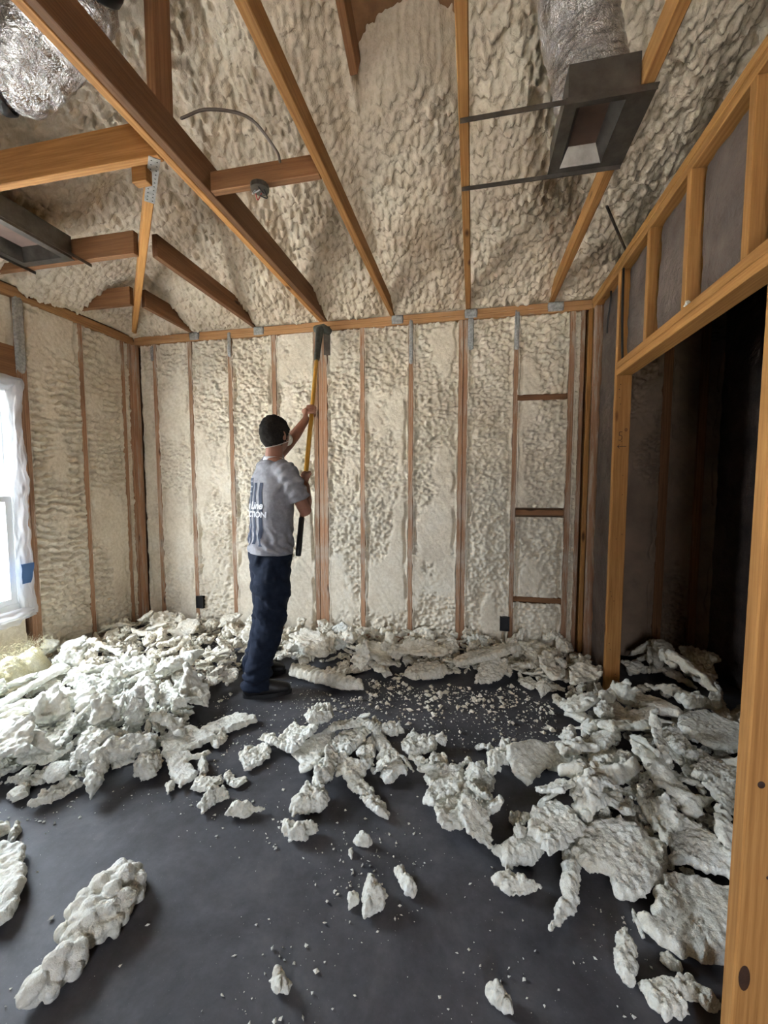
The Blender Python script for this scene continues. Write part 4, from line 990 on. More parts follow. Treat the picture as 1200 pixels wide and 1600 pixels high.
    ('foam_lump', 'big knobbly foam lump next to the door post', 0.08, 0.16, 0.9, 0.1, [(0.707, 2.969), (0.884, 3.103), (0.868, 2.990), (0.765, 2.832), (0.676, 2.843)]),
    ('foam_lump', 'rounded foam lump before the knobbly lump by the door post', 0.03, 0.12, 0.6, 0.2, [(0.427, 2.815), (0.510, 2.873), (0.511, 2.758), (0.450, 2.708)]),
    ('foam_scrap', 'white triangular foam block near the middle of the wall foot', 0.03, 0.09, 0.2, 0.1, [(-0.671, 2.910), (-0.632, 2.974), (-0.530, 2.819), (-0.582, 2.774)]),
    ('foam_slab', 'flat foam shaving behind the ribbed half-round roll', 0.06, 0.06, 0.3, 0.2, [(-1.027, 2.746), (-0.867, 2.821), (-0.744, 2.910), (-0.715, 2.841), (-0.817, 2.760), (-0.950, 2.718)]),
]
STANDING = [
    ('foam_slab', 'tall foam slab standing upright in the window heap', 1.82, 0.06, 0.5, [(-1.786, 0.255), (-1.733, 0.313), (-1.674, 0.302), (-1.660, 0.171), (-1.707, 0.024), (-1.798, 0.012), (-1.760, 0.169)]),
    ('foam_slab', 'fan-shaped foam slab leaning against the back wall', 3.22, 0.05, 0.2, [(-1.146, 0.050), (-1.121, 0.211), (-1.028, 0.263), (-0.937, 0.179), (-0.961, 0.065), (-1.077, 0.021)]),
    ('foam_slab', 'white foam slab leaning in front of the triple stud', 3.0, 0.05, 0.2, [(-1.404, 0.048), (-1.334, 0.151), (-1.266, 0.193), (-1.200, 0.151), (-1.135, 0.049), (-1.247, -0.014), (-1.359, -0.014)]),
    ('foam_lump', 'rounded foam lump propped under the outlet box', 3.28, 0.08, 0.6, [(-0.031, -0.024), (-0.013, 0.141), (0.048, 0.178), (0.110, 0.172), (0.162, 0.069), (0.154, -0.007)]),
    ('foam_slab', 'foam shard leaning against the left wall', 2.45, 0.04, 0.2, [(-3.030, 0.008), (-2.919, 0.141), (-2.771, 0.213), (-2.736, 0.204), (-2.850, 0.086), (-2.926, 0.030)]),
    ('foam_slab', 'thin foam shard next to the leaning one at the left wall', 2.42, 0.03, 0.2, [(-2.819, 0.053), (-2.681, 0.232), (-2.661, 0.222), (-2.686, 0.161), (-2.777, 0.045)]),
]
# ------------------------------------------------------------------ foam debris
def rough_outline(poly, rng, step=.014, amp=.006):
    P0 = np.array(poly, float); out = []
    n = len(P0)
    for i in range(n):
        a = P0[i]; b = P0[(i + 1) % n]; d = b - a; L = np.hypot(*d)
        k = max(1, int(L / step)); nn = np.array([-d[1], d[0]]) / max(L, 1e-6)
        for j in range(k):
            t = j / k
            out.append(a + d * t + nn * amp * (rng.randn() * .7))
    return np.array(out)
def poly_sdf(q, P0):
    a = P0; b = np.roll(P0, -1, 0); ab = b - a
    ap = q[:, None, :] - a[None]
    t = np.clip((ap * ab[None]).sum(-1) / np.maximum((ab ** 2).sum(-1)[None], 1e-12), 0, 1)
    near = a[None] + t[..., None] * ab[None]
    d2 = ((q[:, None, :] - near) ** 2).sum(-1)
    i = d2.argmin(1); dist = np.sqrt(d2[np.arange(len(q)), i]); npnt = near[np.arange(len(q)), i]
    y = q[:, 1][:, None]; x = q[:, 0][:, None]
    c = ((a[None, :, 1] > y) != (b[None, :, 1] > y)) & (x < (b[None, :, 0] - a[None, :, 0]) * (y - a[None, :, 1]) / (b[None, :, 1] - a[None, :, 1] + 1e-12) + a[None, :, 0])
    inside = (c.sum(1) % 2) == 1
    return np.where(inside, dist, -dist), npnt
def chunk_mesh(poly, th, seed, pop=.4, curl=.2, cells=40, ribs=None):
    """a torn piece of rigid foam: ragged outline, thickness, pitted skin, warped sheet"""
    rng = np.random.RandomState(seed)
    P0 = np.array(poly, float); size = max(np.ptp(P0[:, 0]), np.ptp(P0[:, 1]))
    Pr = rough_outline(P0, rng, max(.010, size / 26), min(.008, size * .028))
    res = max(.0024, size / cells)
    lo = Pr.min(0) - res; hi = Pr.max(0) + res
    gx = np.arange(lo[0], hi[0] + res, res); gy = np.arange(lo[1], hi[1] + res, res)
    G = np.stack(np.meshgrid(gx, gy, indexing='ij'), -1); n, m = G.shape[:2]
    q = G.reshape(-1, 2)
    d, npt = poly_sdf(q, Pr)
    q = np.where((d < 0)[:, None], npt, q)
    ok = d > -res * 1.05
    dd = np.clip(d, 0, None)
    e = th * (.26 if pop < .45 else .42)
    prof = np.sqrt(np.clip(1 - (1 - np.clip(dd / e, 0, 1)) ** 2, 0, 1))
    x, y = q[:, 0], q[:, 1]; s0 = seed * 3.17
    k = 1.0 / max(th, .04)
    cs = .050 if pop > 1.2 else .026
    a, ca = worley((x + s0 + .008 * fbm(x * 30, y * 30, seed=seed + 21, octv=2)) / cs, (y + .008 * fbm(x * 30 + 7, y * 30, seed=seed + 22, octv=2)) / cs, seed)
    b, cb = worley((x + s0) / .012, y / .012, seed + 1)
    ridg = 1 - np.abs(fbm((x + s0) * 34, y * 34, seed=seed + 23, octv=3)) * 2.2
    bumps = (1 - np.clip(a, 0, 1) ** 2) * (.5 + .8 * ca)
    fine = (1 - np.clip(b, 0, 1) ** 2) * (.4 + cb)
    low = fbm((x + s0) * 7, y * 7, seed=seed + 2, octv=3)
    top = th * prof * (.80 + (.14 if pop < .45 else .32) * low) + prof * (pop * (.034 * bumps - .012) + (.3 + .6 * min(pop, 1)) * .008 * fine + (.10 + min(pop, 1) * .35) * .018 * (ridg - .6))
    if ribs is not None:
        ax = np.array(ribs, float); ax /= np.hypot(*ax)
        tt = x * ax[0] + y * ax[1]
        top = top + .011 * prof * np.sin(tt * 2 * np.pi / .042 + 2 * low)
    top = np.maximum(top, th * .18 * (d > res))
    e2 = th * .8
    bot = th * .34 * (1 - np.clip(dd / e2, 0, 1)) ** 1.5 + .012 * np.abs(fbm((x + s0) * 12, y * 12, seed=seed + 5, octv=2)) * (dd > 0)
    top = np.maximum(top, bot + .002 * (dd > 0))
    rim = d <= 0
    top = np.where(rim, bot, top)
    c0 = P0.mean(0); dx = (x - c0[0]) / size; dy = (y - c0[1]) / size
    ang = rng.rand() * np.pi; uu = dx * np.cos(ang) + dy * np.sin(ang); vv = -dx * np.sin(ang) + dy * np.cos(ang)
    warp = .75 * curl * size * (uu ** 2 * 1.1 + .35 * vv * abs(rng.randn()) * .6 + .22 * fbm(dx * 2.5 + s0, dy * 2.5, seed=seed + 8, octv=2))
    idx = np.arange(n * m).reshape(n, m)
    Q = np.stack([idx[:-1, :-1], idx[1:, :-1], idx[1:, 1:], idx[:-1, 1:]], -1).reshape(-1, 4)
    Q = Q[ok[Q].all(1) & (d[Q] > 0).any(1)]
    used = np.unique(Q); remap = -np.ones(n * m, int); remap[used] = np.arange(len(used))
    Q = remap[Q]; U = len(used)
    zt = (top + warp)[used]; zb = (bot + warp)[used]
    zmin = zb.min(); zt -= zmin; zb -= zmin
    # lateral roughness so the sides are not extruded
    jx = .006 * fbm((x[used]) * 30 + s0, y[used] * 30, zt * 30, seed=seed + 11, octv=2); jy = .006 * fbm(x[used] * 30, y[used] * 30 + s0, zt * 30, seed=seed + 12, octv=2)
    V = np.concatenate([np.stack([x[used] + jx, y[used] + jy, zt], -1), np.stack([x[used], y[used], zb], -1)])
    c3 = np.array([c0[0], c0[1], 0.0])
    # close the rim: border edges of the top sheet joined to the bottom sheet
    E_ = np.concatenate([Q[:, [0, 1]], Q[:, [1, 2]], Q[:, [2, 3]], Q[:, [3, 0]]])
    key = np.sort(E_, 1); _, inv, cnt = np.unique(key, axis=0, return_inverse=True, return_counts=True)
    be = E_[cnt[inv.reshape(-1)] == 1]
    F = [tuple(f) for f in Q.tolist()] + [tuple(int(i) + U for i in f[::-1]) for f in Q.tolist()] + [(int(b_), int(a_), int(a_) + U, int(b_) + U) for a_, b_ in be]
    vox = max(.0032, size / 72) if cells > 35 else max(.0036, size / 40)
    me = remeshed((V - c3, F), vox, 1, .3)
    co = verts_np(me); nr = normals_np(me)
    X3, Y3, Z3 = co[:, 0] + s0, co[:, 1], co[:, 2]
    rg = .35 + .75 * min(pop, 1.0)
    dn = .006 * fbm(X3 * 22, Y3 * 22, Z3 * 22, seed=seed + 31, octv=2) + .017 * (.22 - np.abs(fbm(X3 * 38, Y3 * 38, Z3 * 38, seed=seed + 32, octv=3))) + .006 * fbm(X3 * 105, Y3 * 105, Z3 * 105, seed=seed + 33, octv=2)
    co = co + nr * (rg * min(1.0, size / .12) * dn)[:, None]
    co[:, 2] -= co[:, 2].min()
    me.vertices.foreach_set('co', co.astype(np.float32).reshape(-1)); me.update()
    return me, c3

def chain_mesh(poly, seed):
    """risen foam: a mass of round bulges grown into each other"""
    rng = np.random.RandomState(seed)
    P0 = np.array(poly, float); lo = P0.min(0); hi = P0.max(0); parts = []; tries = 0
    ax = (Vector((1, 0, 0)), Vector((0, 1, 0)), Vector((0, 0, 1)))
    pts = []
    while tries < 5000:
        tries += 1
        q = lo + rng.rand(2) * (hi - lo)
        d, _ = poly_sdf(q[None], P0); d = float(d[0])
        if d < .012 or any((q[0] - p[0]) ** 2 + (q[1] - p[1]) ** 2 < .027 ** 2 for p in pts): continue
        pts.append((q[0], q[1], d))
    for (x_, y_, d) in pts:
        r_ = rng.uniform(.018, .030) if d > .02 else rng.uniform(.015, .021)
        h_ = .012 + .060 * min(1.0, d / .05) ** .7 + rng.uniform(-.010, .012)
        el = rng.uniform(.9, 1.45); an = rng.rand() * 3.14
        a2 = (Vector((math.cos(an), math.sin(an), 0)), Vector((-math.sin(an), math.cos(an), 0)), Vector((0, 0, 1)))
        parts.append(ellipsoid_vf((x_, y_, h_), a2, (r_ * el, r_, r_ * .95), 14, 9))
        parts.append(ellipsoid_vf((x_, y_, h_ * .5), ax, (r_ * .95, r_ * .95, max(h_ * .5, r_ * .8)), 12, 8))
    me = remeshed(join_vf(parts), .0036, 2, .5)
    co = verts_np(me); nr = normals_np(me)
    co = co + nr * (.007 * fbm(co[:, 0] * 34, co[:, 1] * 34, co[:, 2] * 34, seed=seed, octv=2) + .0025 * fbm(co[:, 0] * 110, co[:, 1] * 110, co[:, 2] * 110, seed=seed + 3, octv=2))[:, None]
    co[:, 2] -= co[:, 2].min()
    c0 = P0.mean(0); co[:, 0] -= c0[0]; co[:, 1] -= c0[1]
    me.vertices.foreach_set('co', co.astype(np.float32).reshape(-1)); me.update()
    return me, np.array([c0[0], c0[1], 0.0])
# height field of everything lying on the floor so far; 9 marks places taken by the worker and the posts
HX0, HY0, HS = -3.30, .35, .008
HF = np.zeros((645, 410))
def verts_np_(me):
    a = np.empty(len(me.vertices) * 3, np.float32); me.vertices.foreach_get('co', a); return a.reshape(-1, 3).astype(float)
def block_capsule(p, q, r):
    gx = HX0 + (np.arange(HF.shape[0]) + .5) * HS; gy = HY0 + (np.arange(HF.shape[1]) + .5) * HS
    G = np.stack(np.meshgrid(gx, gy, indexing='ij'), -1); p = np.array(p); q = np.array(q)
    t = np.clip(((G - p) @ (q - p)) / max(((q - p) ** 2).sum(), 1e-9), 0, 1)
    HF[((G - p - t[..., None] * (q - p)) ** 2).sum(-1) < r * r] = 9.0
block_capsule((-1.40, 2.337), (-1.16, 2.455), .062); block_capsule((-1.555, 2.605), (-1.32, 2.71), .062)   # boots
block_capsule((-1.345, 2.370), (-1.315, 2.385), .105); block_capsule((-1.505, 2.625), (-1.43, 2.612), .100) # trouser legs
for (x_, y_) in ((.905, 2.88), (.905, 3.40)): block_capsule((x_ - .03, y_), (x_ + .03, y_), .035)
HF[:, int((3.445 - HY0) / HS):] = 9.0; HF[:int((-3.135 - HX0) / HS)] = 9.0; HF[int((1.66 - HX0) / HS):] = 9.0
HF[int((.855 - HX0) / HS):int((.955 - HX0) / HS), int((2.90 - HY0) / HS):] = 9.0                            # partition between corner and king stud
def footprint(co, x, y):
    i = np.floor((co[:, 0] + x - HX0) / HS).astype(int); j = np.floor((co[:, 1] + y - HY0) / HS).astype(int)
    i = np.clip(i, 0, HF.shape[0] - 1); j = np.clip(j, 0, HF.shape[1] - 1)
    i0, j0 = i.min(), j.min(); sh = (i.max() - i0 + 1, j.max() - j0 + 1)
    k = (i - i0) * sh[1] + (j - j0); n = sh[0] * sh[1]
    lo_ = np.full(n, np.inf); hi_ = np.full(n, -np.inf)
    np.minimum.at(lo_, k, co[:, 2]); np.maximum.at(hi_, k, co[:, 2])
    u = np.nonzero(np.isfinite(lo_))[0]
    return u // sh[1] + i0, u % sh[1] + j0, lo_[u], hi_[u]
def tilt_to(slope_x, slope_y, k):
    n_ = Vector((-slope_x * k, -slope_y * k, 1)).normalized()
    return Vector((0, 0, 1)).rotation_difference(n_).to_matrix()
def drop(co0, R0, x, y, pct, tilts=(0.0, .5, 1.0), blocked_ok=False):
    """lowest resting place of a piece on the rubble: (z, rotation) or None where it would stand in something"""
    best = None
    i, j, lo_, hi_ = footprint(co0 @ np.array(R0).T, x, y)
    h = HF[i, j].copy()
    if (h > 5).any():
        if not blocked_ok: return None
        h = np.where(h > 5, 0, h)
    if len(tilts) > 1 and len(h) > 8:
        Am = np.stack([i * HS, j * HS, np.ones(len(i))], -1); c_, *_ = np.linalg.lstsq(Am, h, rcond=None)
        sx_, sy_ = np.clip(c_[0], -.7, .7), np.clip(c_[1], -.7, .7)
    else: sx_ = sy_ = 0.0
    for k in tilts:
        R_ = tilt_to(sx_, sy_, k) @ R0
        i, j, lo_, hi_ = footprint(co0 @ np.array(R_).T, x, y)
        h = HF[i, j]
        if (h > 5).any():
            if not blocked_ok: continue
            h = np.where(h > 5, 0, h)
        dz = max(float(np.percentile(h - lo_, pct)), -float(lo_.min()))
        gap = float(np.mean(lo_ + dz - h)) + 2.0 * float(np.mean(np.clip(h - lo_ - dz, 0, None)))
        if best is None or gap < best[0]: best = (gap, dz, R_, i, j, hi_ + dz, h)
    return best
def lay(best):
    _, dz, R_, i, j, top, h = best
    cur = HF[i, j]; HF[i, j] = np.where(cur > 5, cur, np.maximum(cur, top))

# fibreglass wool bulging out under the window
wool_poly = [(-.14, -.30), (.05, -.34), (.14, -.12), (.12, .14), (.02, .30), (-.12, .26)]
me, c3 = chunk_mesh([(a, b) for a, b in wool_poly], .30, 888, 1.3, .1, 50)
wool = tag(obj('fibreglass_wool', me, M['fiber']), 'fluffy yellow fibreglass wool heaped under the window', 'insulation wool')
wool.location = (-2.93, 2.05, 0.0)
i, j, lo_, hi_ = footprint(verts_np_(me), -2.93, 2.05); HF[i, j] = 9.0          # nothing lies on the soft wool

pieces = []
for k, (nm, lab, z0, th, pop, curl, poly) in enumerate(HEROES):
    ribs = (-.66, .25) if 'ribbed' in lab else None
    if ribs: poly = [(max(x_, -1.285 + .02 * (y_ < 2.6)) + .012, y_) for x_, y_ in poly]
    th_ = th * (.72 if nm in ('foam_slab', 'foam_strip') and not ribs else .95)
    me, c3 = chain_mesh(poly, 1000 + k) if 'chain of round' in lab else chunk_mesh(poly, th_, 1000 + k * 7, pop, curl * (.45 if nm == 'foam_lump' else 1.0), 80 if 'popcorn-textured foam chain' in lab else 56, ribs)
    o = obj(nm, me, M['foam_scrap_cream'] if (c3[1] > 2.4 or 'yellowish' in lab or 'creamy' in lab) else M['foam_scrap'])
    tag(o, lab, 'foam scrap')
    pieces.append((z0, k, o, c3, me))
I3 = Matrix.Identity(3)
def lay_heroes(sel):
  for z0, k, o, c3, me in sorted([p for p in pieces if sel(p[0])], key=lambda t: (t[0], t[1])):      # the ones underneath first
    b_ = drop(verts_np_(me), I3, c3[0], c3[1], 93, (0.0, .35, .7, 1.0), True)
    o.rotation_euler = b_[2].to_euler(); o.location = (c3[0], c3[1], b_[1]); lay(b_)
lay_heroes(lambda z: z < .015)                # those lying on the bare floor
for k, (nm, lab, yv, th, pop, poly) in enumerate(STANDING):
    me, c3 = chunk_mesh(poly, th, 3000 + k * 7, pop, .15, 40)
    o = obj(nm, me, M['foam_scrap'])
    lean = (math.radians(78), math.radians(66), math.radians(62), math.radians(70), math.radians(72), math.radians(74))[k]
    o.rotation_euler = (lean, 0, math.radians((0, 0, 8, -4, 40, 36)[k]))
    b_ = drop(verts_np_(me), o.rotation_euler.to_matrix(), c3[0], yv, 93, (0.0,), True)
    o.location = (c3[0], yv, b_[1]); lay(b_)
    tag(o, lab, 'foam scrap')

# small shared shapes for the heaps
rs = np.random.RandomState(77)
PROTO = []
for k in range(30):
    kind = k % 3
    na = rs.randint(7, 12); an = np.sort(rs.rand(na)) * 2 * np.pi
    if kind == 0: sx, sy, th, pop = .085 + .05 * rs.rand(), .055 + .04 * rs.rand(), .018 + .014 * rs.rand(), .4
    elif kind == 1: sx, sy, th, pop = .10 + .06 * rs.rand(), .024 + .018 * rs.rand(), .020 + .014 * rs.rand(), .5
    else: sx, sy, th, pop = .05 + .03 * rs.rand(), .036 + .025 * rs.rand(), .040 + .025 * rs.rand(), .9
    rad = .7 + .45 * rs.rand(na)
    poly = np.stack([np.cos(an) * sx * rad, np.sin(an) * sy * rad], -1)
    me, c3 = chunk_mesh(poly, th, 5000 + k * 3, pop, .4 if kind < 2 else .15, 30)
    PROTO.append((me, kind, max(sx, sy), th))
def mat_variant(me, mat):
    c = me.copy(); c.materials.clear(); c.materials.append(mat); return c
PROTO_W = [(mat_variant(me, M['foam_scrap']), k, s, t) for me, k, s, t in PROTO]
PROTO_C = [(mat_variant(me, M['foam_scrap_cream']), k, s, t) for me, k, s, t in PROTO]
KIND = ('foam_scrap', 'foam_strip', 'foam_lump')
def in_poly(x, y, poly):
    c = False; n = len(poly); j = n - 1
    for i in range(n):
        xi, yi = poly[i]; xj, yj = poly[j]
        if (yi > y) != (yj > y) and x < (xj - xi) * (y - yi) / (yj - yi) + xi: c = not c
        j = i
    return c
def merge_instances(items):
    """one mesh out of many transformed copies of small pieces"""
    VV = []; QQ = []; TT = []; k = 0
    for me, Mx in items:
        co = verts_np_(me); co = co @ np.array(Mx.to_3x3()).T + np.array(Mx.translation)
        VV.append(co)
        for p in me.polygons: QQ.append(tuple(i + k for i in p.vertices))
        k += len(co)
    return mesh_from(np.concatenate(VV), QQ, True)
def scatter(poly, count, seed, label, group, protos, hmax, tilt, smin, smax, bulk=None):
    rng = random.Random(seed)
    A = np.array(poly); lo = A.min(0); hi = A.max(0); placed = 0; tries = 0
    labs = ('flat flake', 'narrow strip', 'rounded lump'); items = []
    while placed < count and tries < count * 60:
        tries += 1
        x = rng.uniform(lo[0], hi[0]); y = rng.uniform(lo[1], hi[1])
        if not in_poly(x, y, poly): continue
        me, kd, s, t = protos[rng.randrange(len(protos))]
        sc = rng.uniform(smin, smax); r = s * sc * .5
        y = min(y, 3.44 - s * sc); x = max(x, XL + .02 + s * sc)
        tx = rng.uniform(-tilt, tilt) * .5; ty = rng.uniform(-tilt, tilt) * .5
        if rng.random() < .35: tx += math.pi
        rot = Euler((tx, ty, rng.uniform(0, 6.28))); scl = (sc, sc, sc * rng.uniform(.8, 1.2))
        b_ = drop(verts_np_(me) * np.array(scl), rot.to_matrix(), x, y, 95)
        if b_ is None or float(np.percentile(b_[6], 60)) > hmax: continue
        rot = b_[2].to_euler(); loc = (x, y, b_[1]); lay(b_)
        placed += 1
        if bulk is not None:
            items.append((me, Matrix.LocRotScale(Vector(loc), rot, Vector(scl)))); continue
        o = bpy.data.objects.new(KIND[kd], me); COL.objects.link(o)
        o.location = loc; o.rotation_euler = rot; o.scale = scl
        big = 'large ' if s * sc > .115 else ('small ' if s * sc < .075 else 'mid-sized ')
        tag(o, big + labs[kd] + ' ' + label, 'foam scrap', group + ', ' + big + labs[kd] + 's')
    if bulk is not None and items:
        tag(obj('foam_rubble', merge_instances(items), protos[0][0].materials[0]), bulk, 'foam rubble', kind='stuff')
    return placed
Z_CORNER = [(-3.10, 2.50), (-2.45, 2.22), (-1.66, 2.24), (-1.48, 2.50), (-1.46, 2.80), (-1.0, 2.95), (-1.0, 3.43), (-3.10, 3.43)]
Z_WINDOW = [(-3.05, 1.5), (-2.2, 1.38), (-1.75, 1.45), (-1.55, 1.75), (-1.55, 1.98), (-1.75, 2.35), (-2.3, 2.45), (-3.05, 2.55)]
Z_BACK = [(-1.0, 2.95), (.3, 2.92), (.80, 2.70), (.84, 3.43), (-1.0, 3.43)]
Z_MID = [(-1.25, 2.80), (-.70, 2.78), (-.55, 3.0), (-.7, 3.35), (-1.25, 3.35)]
Z_CLOSET = [(.45, 1.75), (.75, 1.55), (1.25, 1.75), (1.55, 2.2), (1.5, 2.7), (.75, 2.6), (.5, 2.2)]
scatter(Z_CORNER, 520, 11, '', '', PROTO_C, .08, .5, .35, .75, 'broken bits of cream foam covering the floor at the back left corner')
scatter(Z_WINDOW, 380, 12, '', '', PROTO_W, .05, .4, .4, .85, 'broken bits of white foam filling the heap before the window')
scatter(Z_BACK, 330, 13, '', '', PROTO_C, .06, .5, .35, .75, 'broken bits of foam along the foot of the back wall')
scatter(Z_CLOSET, 240, 14, '', '', PROTO_W, .04, .4, .35, .75, 'broken bits of greyish foam filling the heap at the closet opening')
lay_heroes(lambda z: z >= .015)               # those lying on the rubble
scatter(Z_MID, 16, 8, 'of pale foam heaped behind the ribbed roll', 'foam scraps behind the ribbed roll', PROTO_C, .13, .5, .9, 1.6)
scatter(Z_CORNER, 56, 1, 'of cream foam heaped in the back left corner', 'foam scraps in the back left corner', PROTO_C, .12, .45, .8, 1.5)
scatter(Z_WINDOW, 48, 2, 'of white foam in the heap before the window', 'foam scraps before the window', PROTO_W, .12, .35, 1.0, 2.0)
scatter(Z_BACK, 44, 3, 'of foam heaped along the foot of the back wall', 'foam scraps along the back wall', PROTO_C, .11, .5, .8, 1.5)
scatter(Z_CLOSET, 34, 4, 'of greyish foam in the heap at the closet opening', 'foam scraps at the closet opening', PROTO_W, .09, .35, .9, 1.8)
scatter([(1.0, 2.75), (1.6, 2.6), (1.60, 3.42), (1.0, 3.42)], 16, 5, 'of foam inside the dark closet', 'foam scraps in the closet', PROTO_C, .14, .4, .9, 2.0)
scatter([(-.7, 1.8), (-.2, 1.8), (.1, 1.95), (.3, 2.05), (.3, 2.15), (-.6, 2.15)], 12, 6, 'of white foam among the centre heap', 'foam scraps in the centre heap', PROTO_W, .09, .35, .5, .9)
scatter([(.0, 1.5), (.45, 1.45), (.6, 1.75), (.3, 1.95), (.0, 1.8)], 10, 7, 'of white foam between the big slabs by the closet', 'foam scraps between the right slabs', PROTO_W, .13, .35, .6, 1.0)

# countless crumbs
def crumbs(n, seed, sampler, smin, smax):
    rng = np.random.RandomState(seed)
    xy = sampler(rng, int(n * 2.2))
    ci = np.clip(((xy[:, 0] - HX0) / HS).astype(int), 2, HF.shape[0] - 3); cj = np.clip(((xy[:, 1] - HY0) / HS).astype(int), 2, HF.shape[1] - 3)
    m_ = np.max([HF[ci + a_, cj + b_] for a_ in (-2, 0, 2) for b_ in (-2, 0, 2)], axis=0)
    xy = xy[m_ < .001]; xy = xy[rng.permutation(len(xy))[:n]]; n = len(xy)
    s = smin + (smax - smin) * rng.rand(n) ** 3
    base = np.array([(1, 0, 0), (0, 1, 0), (-1, 0, 0), (0, -1, 0), (0, 0, .75), (0, 0, -.75)])
    V = base[None] * (1 + .5 * rng.randn(n, 6, 1).clip(-1, 1)) * s[:, None, None]
    a = rng.rand(n) * 6.28; ca, sa = np.cos(a), np.sin(a)
    X_ = V[..., 0] * ca[:, None] * 1.3 - V[..., 1] * sa[:, None]; Y_ = V[..., 0] * sa[:, None] * 1.3 + V[..., 1] * ca[:, None]
    Z_ = V[..., 2]; Z_ = Z_ - Z_.min(1, keepdims=True)
    P_ = np.stack([X_ + xy[:, :1], Y_ + xy[:, 1:2], Z_], -1).reshape(-1, 3)
    f = np.array([(0, 1, 4), (1, 2, 4), (2, 3, 4), (3, 0, 4), (1, 0, 5), (2, 1, 5), (3, 2, 5), (0, 3, 5)])
    F = (f[None] + (np.arange(n) * 6)[:, None, None]).reshape(-1, 3)
    return mesh_from(P_, F, False)
def near_heaps(rng, n):
    c = np.array([h[6][0] for h in HEROES] + [tuple(np.mean(h[6], 0)) for h in HEROES])
    p = c[rng.randint(len(c), size=n)] + rng.randn(n, 2) * .07
    b = np.stack([rng.uniform(-1.0, .85, n // 2), rng.uniform(2.1, 3.1, n // 2)], -1)
    c2 = np.stack([rng.uniform(-1.6, -.6, n // 6), rng.uniform(1.9, 2.6, n // 6)], -1)
    g = np.stack([rng.uniform(-2.0, .8, n // 40), rng.uniform(.75, 2.0, n // 40)], -1)
    q = np.concatenate([p, b, c2, g])
    return q[(q[:, 0] > -3.1) & (q[:, 0] < 1.6) & (q[:, 1] < 3.42) & (q[:, 1] > .5)]
tag(obj('foam_crumbs', crumbs(2100, 5, near_heaps, .0010, .0062), M['foam_scrap']), 'white foam crumbs and dust scattered over the concrete floor', 'foam crumbs', kind='stuff')
def wall_foot(rng, n):
    p = np.stack([rng.uniform(-1.0, .84, n), 3.0 + .1 * rng.randn(n)], -1)
    q = np.stack([rng.uniform(-.9, .5, n), 2.62 + .18 * rng.randn(n)], -1)
    e_ = np.stack([rng.uniform(-2.9, -1.5, n), 2.75 + .3 * rng.randn(n)], -1)
    r_ = np.concatenate([p, q[:n // 3], e_])
    return r_[(r_[:, 1] < 3.4) & (r_[:, 0] > -3.1)]
tag(obj('foam_crumbs', crumbs(1100, 6, wall_foot, .003, .018), M['foam_scrap_cream']), 'coarse cream foam crumbs strewn along the foot of the walls', 'foam crumbs', kind='stuff')

# loose glass fibres on the wool
o = wool
rng = np.random.RandomState(9)
VV = []; FF = []
for k in range(700):
    a = rng.rand() * 6.28; rr = rng.rand() ** .5
    p = Vector((-2.93 + .13 * rr * math.cos(a), 2.05 + .30 * rr * math.sin(a), .20 + .10 * rng.rand()))
    d = Vector(rng.randn(3)); d.z = abs(d.z) * .6; d.normalize(); L_ = .02 + .04 * rng.rand()
    c = [p, p + d * L_ * .5 + Vector(rng.randn(3)) * .012, p + d * L_]
    v, f = tube_vf(c, [.0009, .0007, .0004], n=3, caps=False)
    kk = len(VV); VV += v; FF += [tuple(i + kk for i in q) for q in f]
fs = obj('glass_fibres', mesh_from(VV, FF), M['fiber'], o); fs['kind'] = 'stuff'
fs.matrix_parent_inverse = Matrix.Translation(-Vector(o.location))

# nuggets caught on the header and on the netting
me, c3 = chunk_mesh([(-.014, -.012), (.014, -.014), (.016, .012), (-.012, .014)], .024, 901, .5, .1, 12)
o = tag(obj('foam_lump', me, M['foam_scrap']), 'tiny foam nugget sitting on the door header', 'foam scrap'); o.location = (.868, 2.02, 2.1115)
# ------------------------------------------------------------------ the worker
M['skin'] = plain_mat('skin', (.30, .135, .085), .55, 0, 60, .1, .002, .12, 12)
def cloth(name, a, b, scale, rough=.9):
    m, nt, bs = mat_new(name); v = coords(nt)
    f = noise(nt, v, scale, 6, .6)
    nt.links.new(ramp(nt, f, [(.3, a), (.7, b)]), bs.inputs['Base Color'])
    bs.inputs['Roughness'].default_value = rough; bs.inputs['Specular IOR Level'].default_value = .2
    n1 = bump(nt, bs, noise(nt, v, 260, 2, .5), .15, .002)
    bump(nt, bs, noise(nt, v, 14, 4, .6, .8), .35, .012, n1)
    return m
M['shirt'] = cloth('heather_grey_jersey', (.235, .232, .25), (.33, .325, .35), 40)
M['denim'] = cloth('dark_denim', (.006, .009, .019), (.013, .019, .036), 20)
M['hair'] = cloth('dark_hair', (.010, .008, .007), (.028, .022, .018), 90)
M['boot_leather'] = plain_mat('black_boot', (.010, .009, .010), .55, 0, 40, .3, .003)
M['white_cloth'] = plain_mat('white_print', (.70, .71, .74), .9)
M['navy'] = plain_mat('navy_print', (.035, .045, .075), .9)
M['strap_white'] = plain_mat('mask_elastic', (.62, .60, .55), .8)
AZ = math.radians(50)
Fw = Vector((math.cos(AZ), math.sin(AZ), 0)); Rt = Vector((math.sin(AZ), -math.cos(AZ), 0)); Up = Vector((0, 0, 1))
POLE0 = Vector((-1.077, 2.45, .913)); POLE1 = Vector((-1.262, 3.36, 2.60)); pole_d = (POLE1 - POLE0).normalized()
handR = POLE0.lerp(POLE1, .29); handL = POLE0.lerp(POLE1, .59)
worker = tag(empty('person', (-1.31, 2.48, 0)), 'person in grey printed t-shirt and dark jeans raising a yellow pole to the wall', 'person')
W0 = Vector(worker.location)
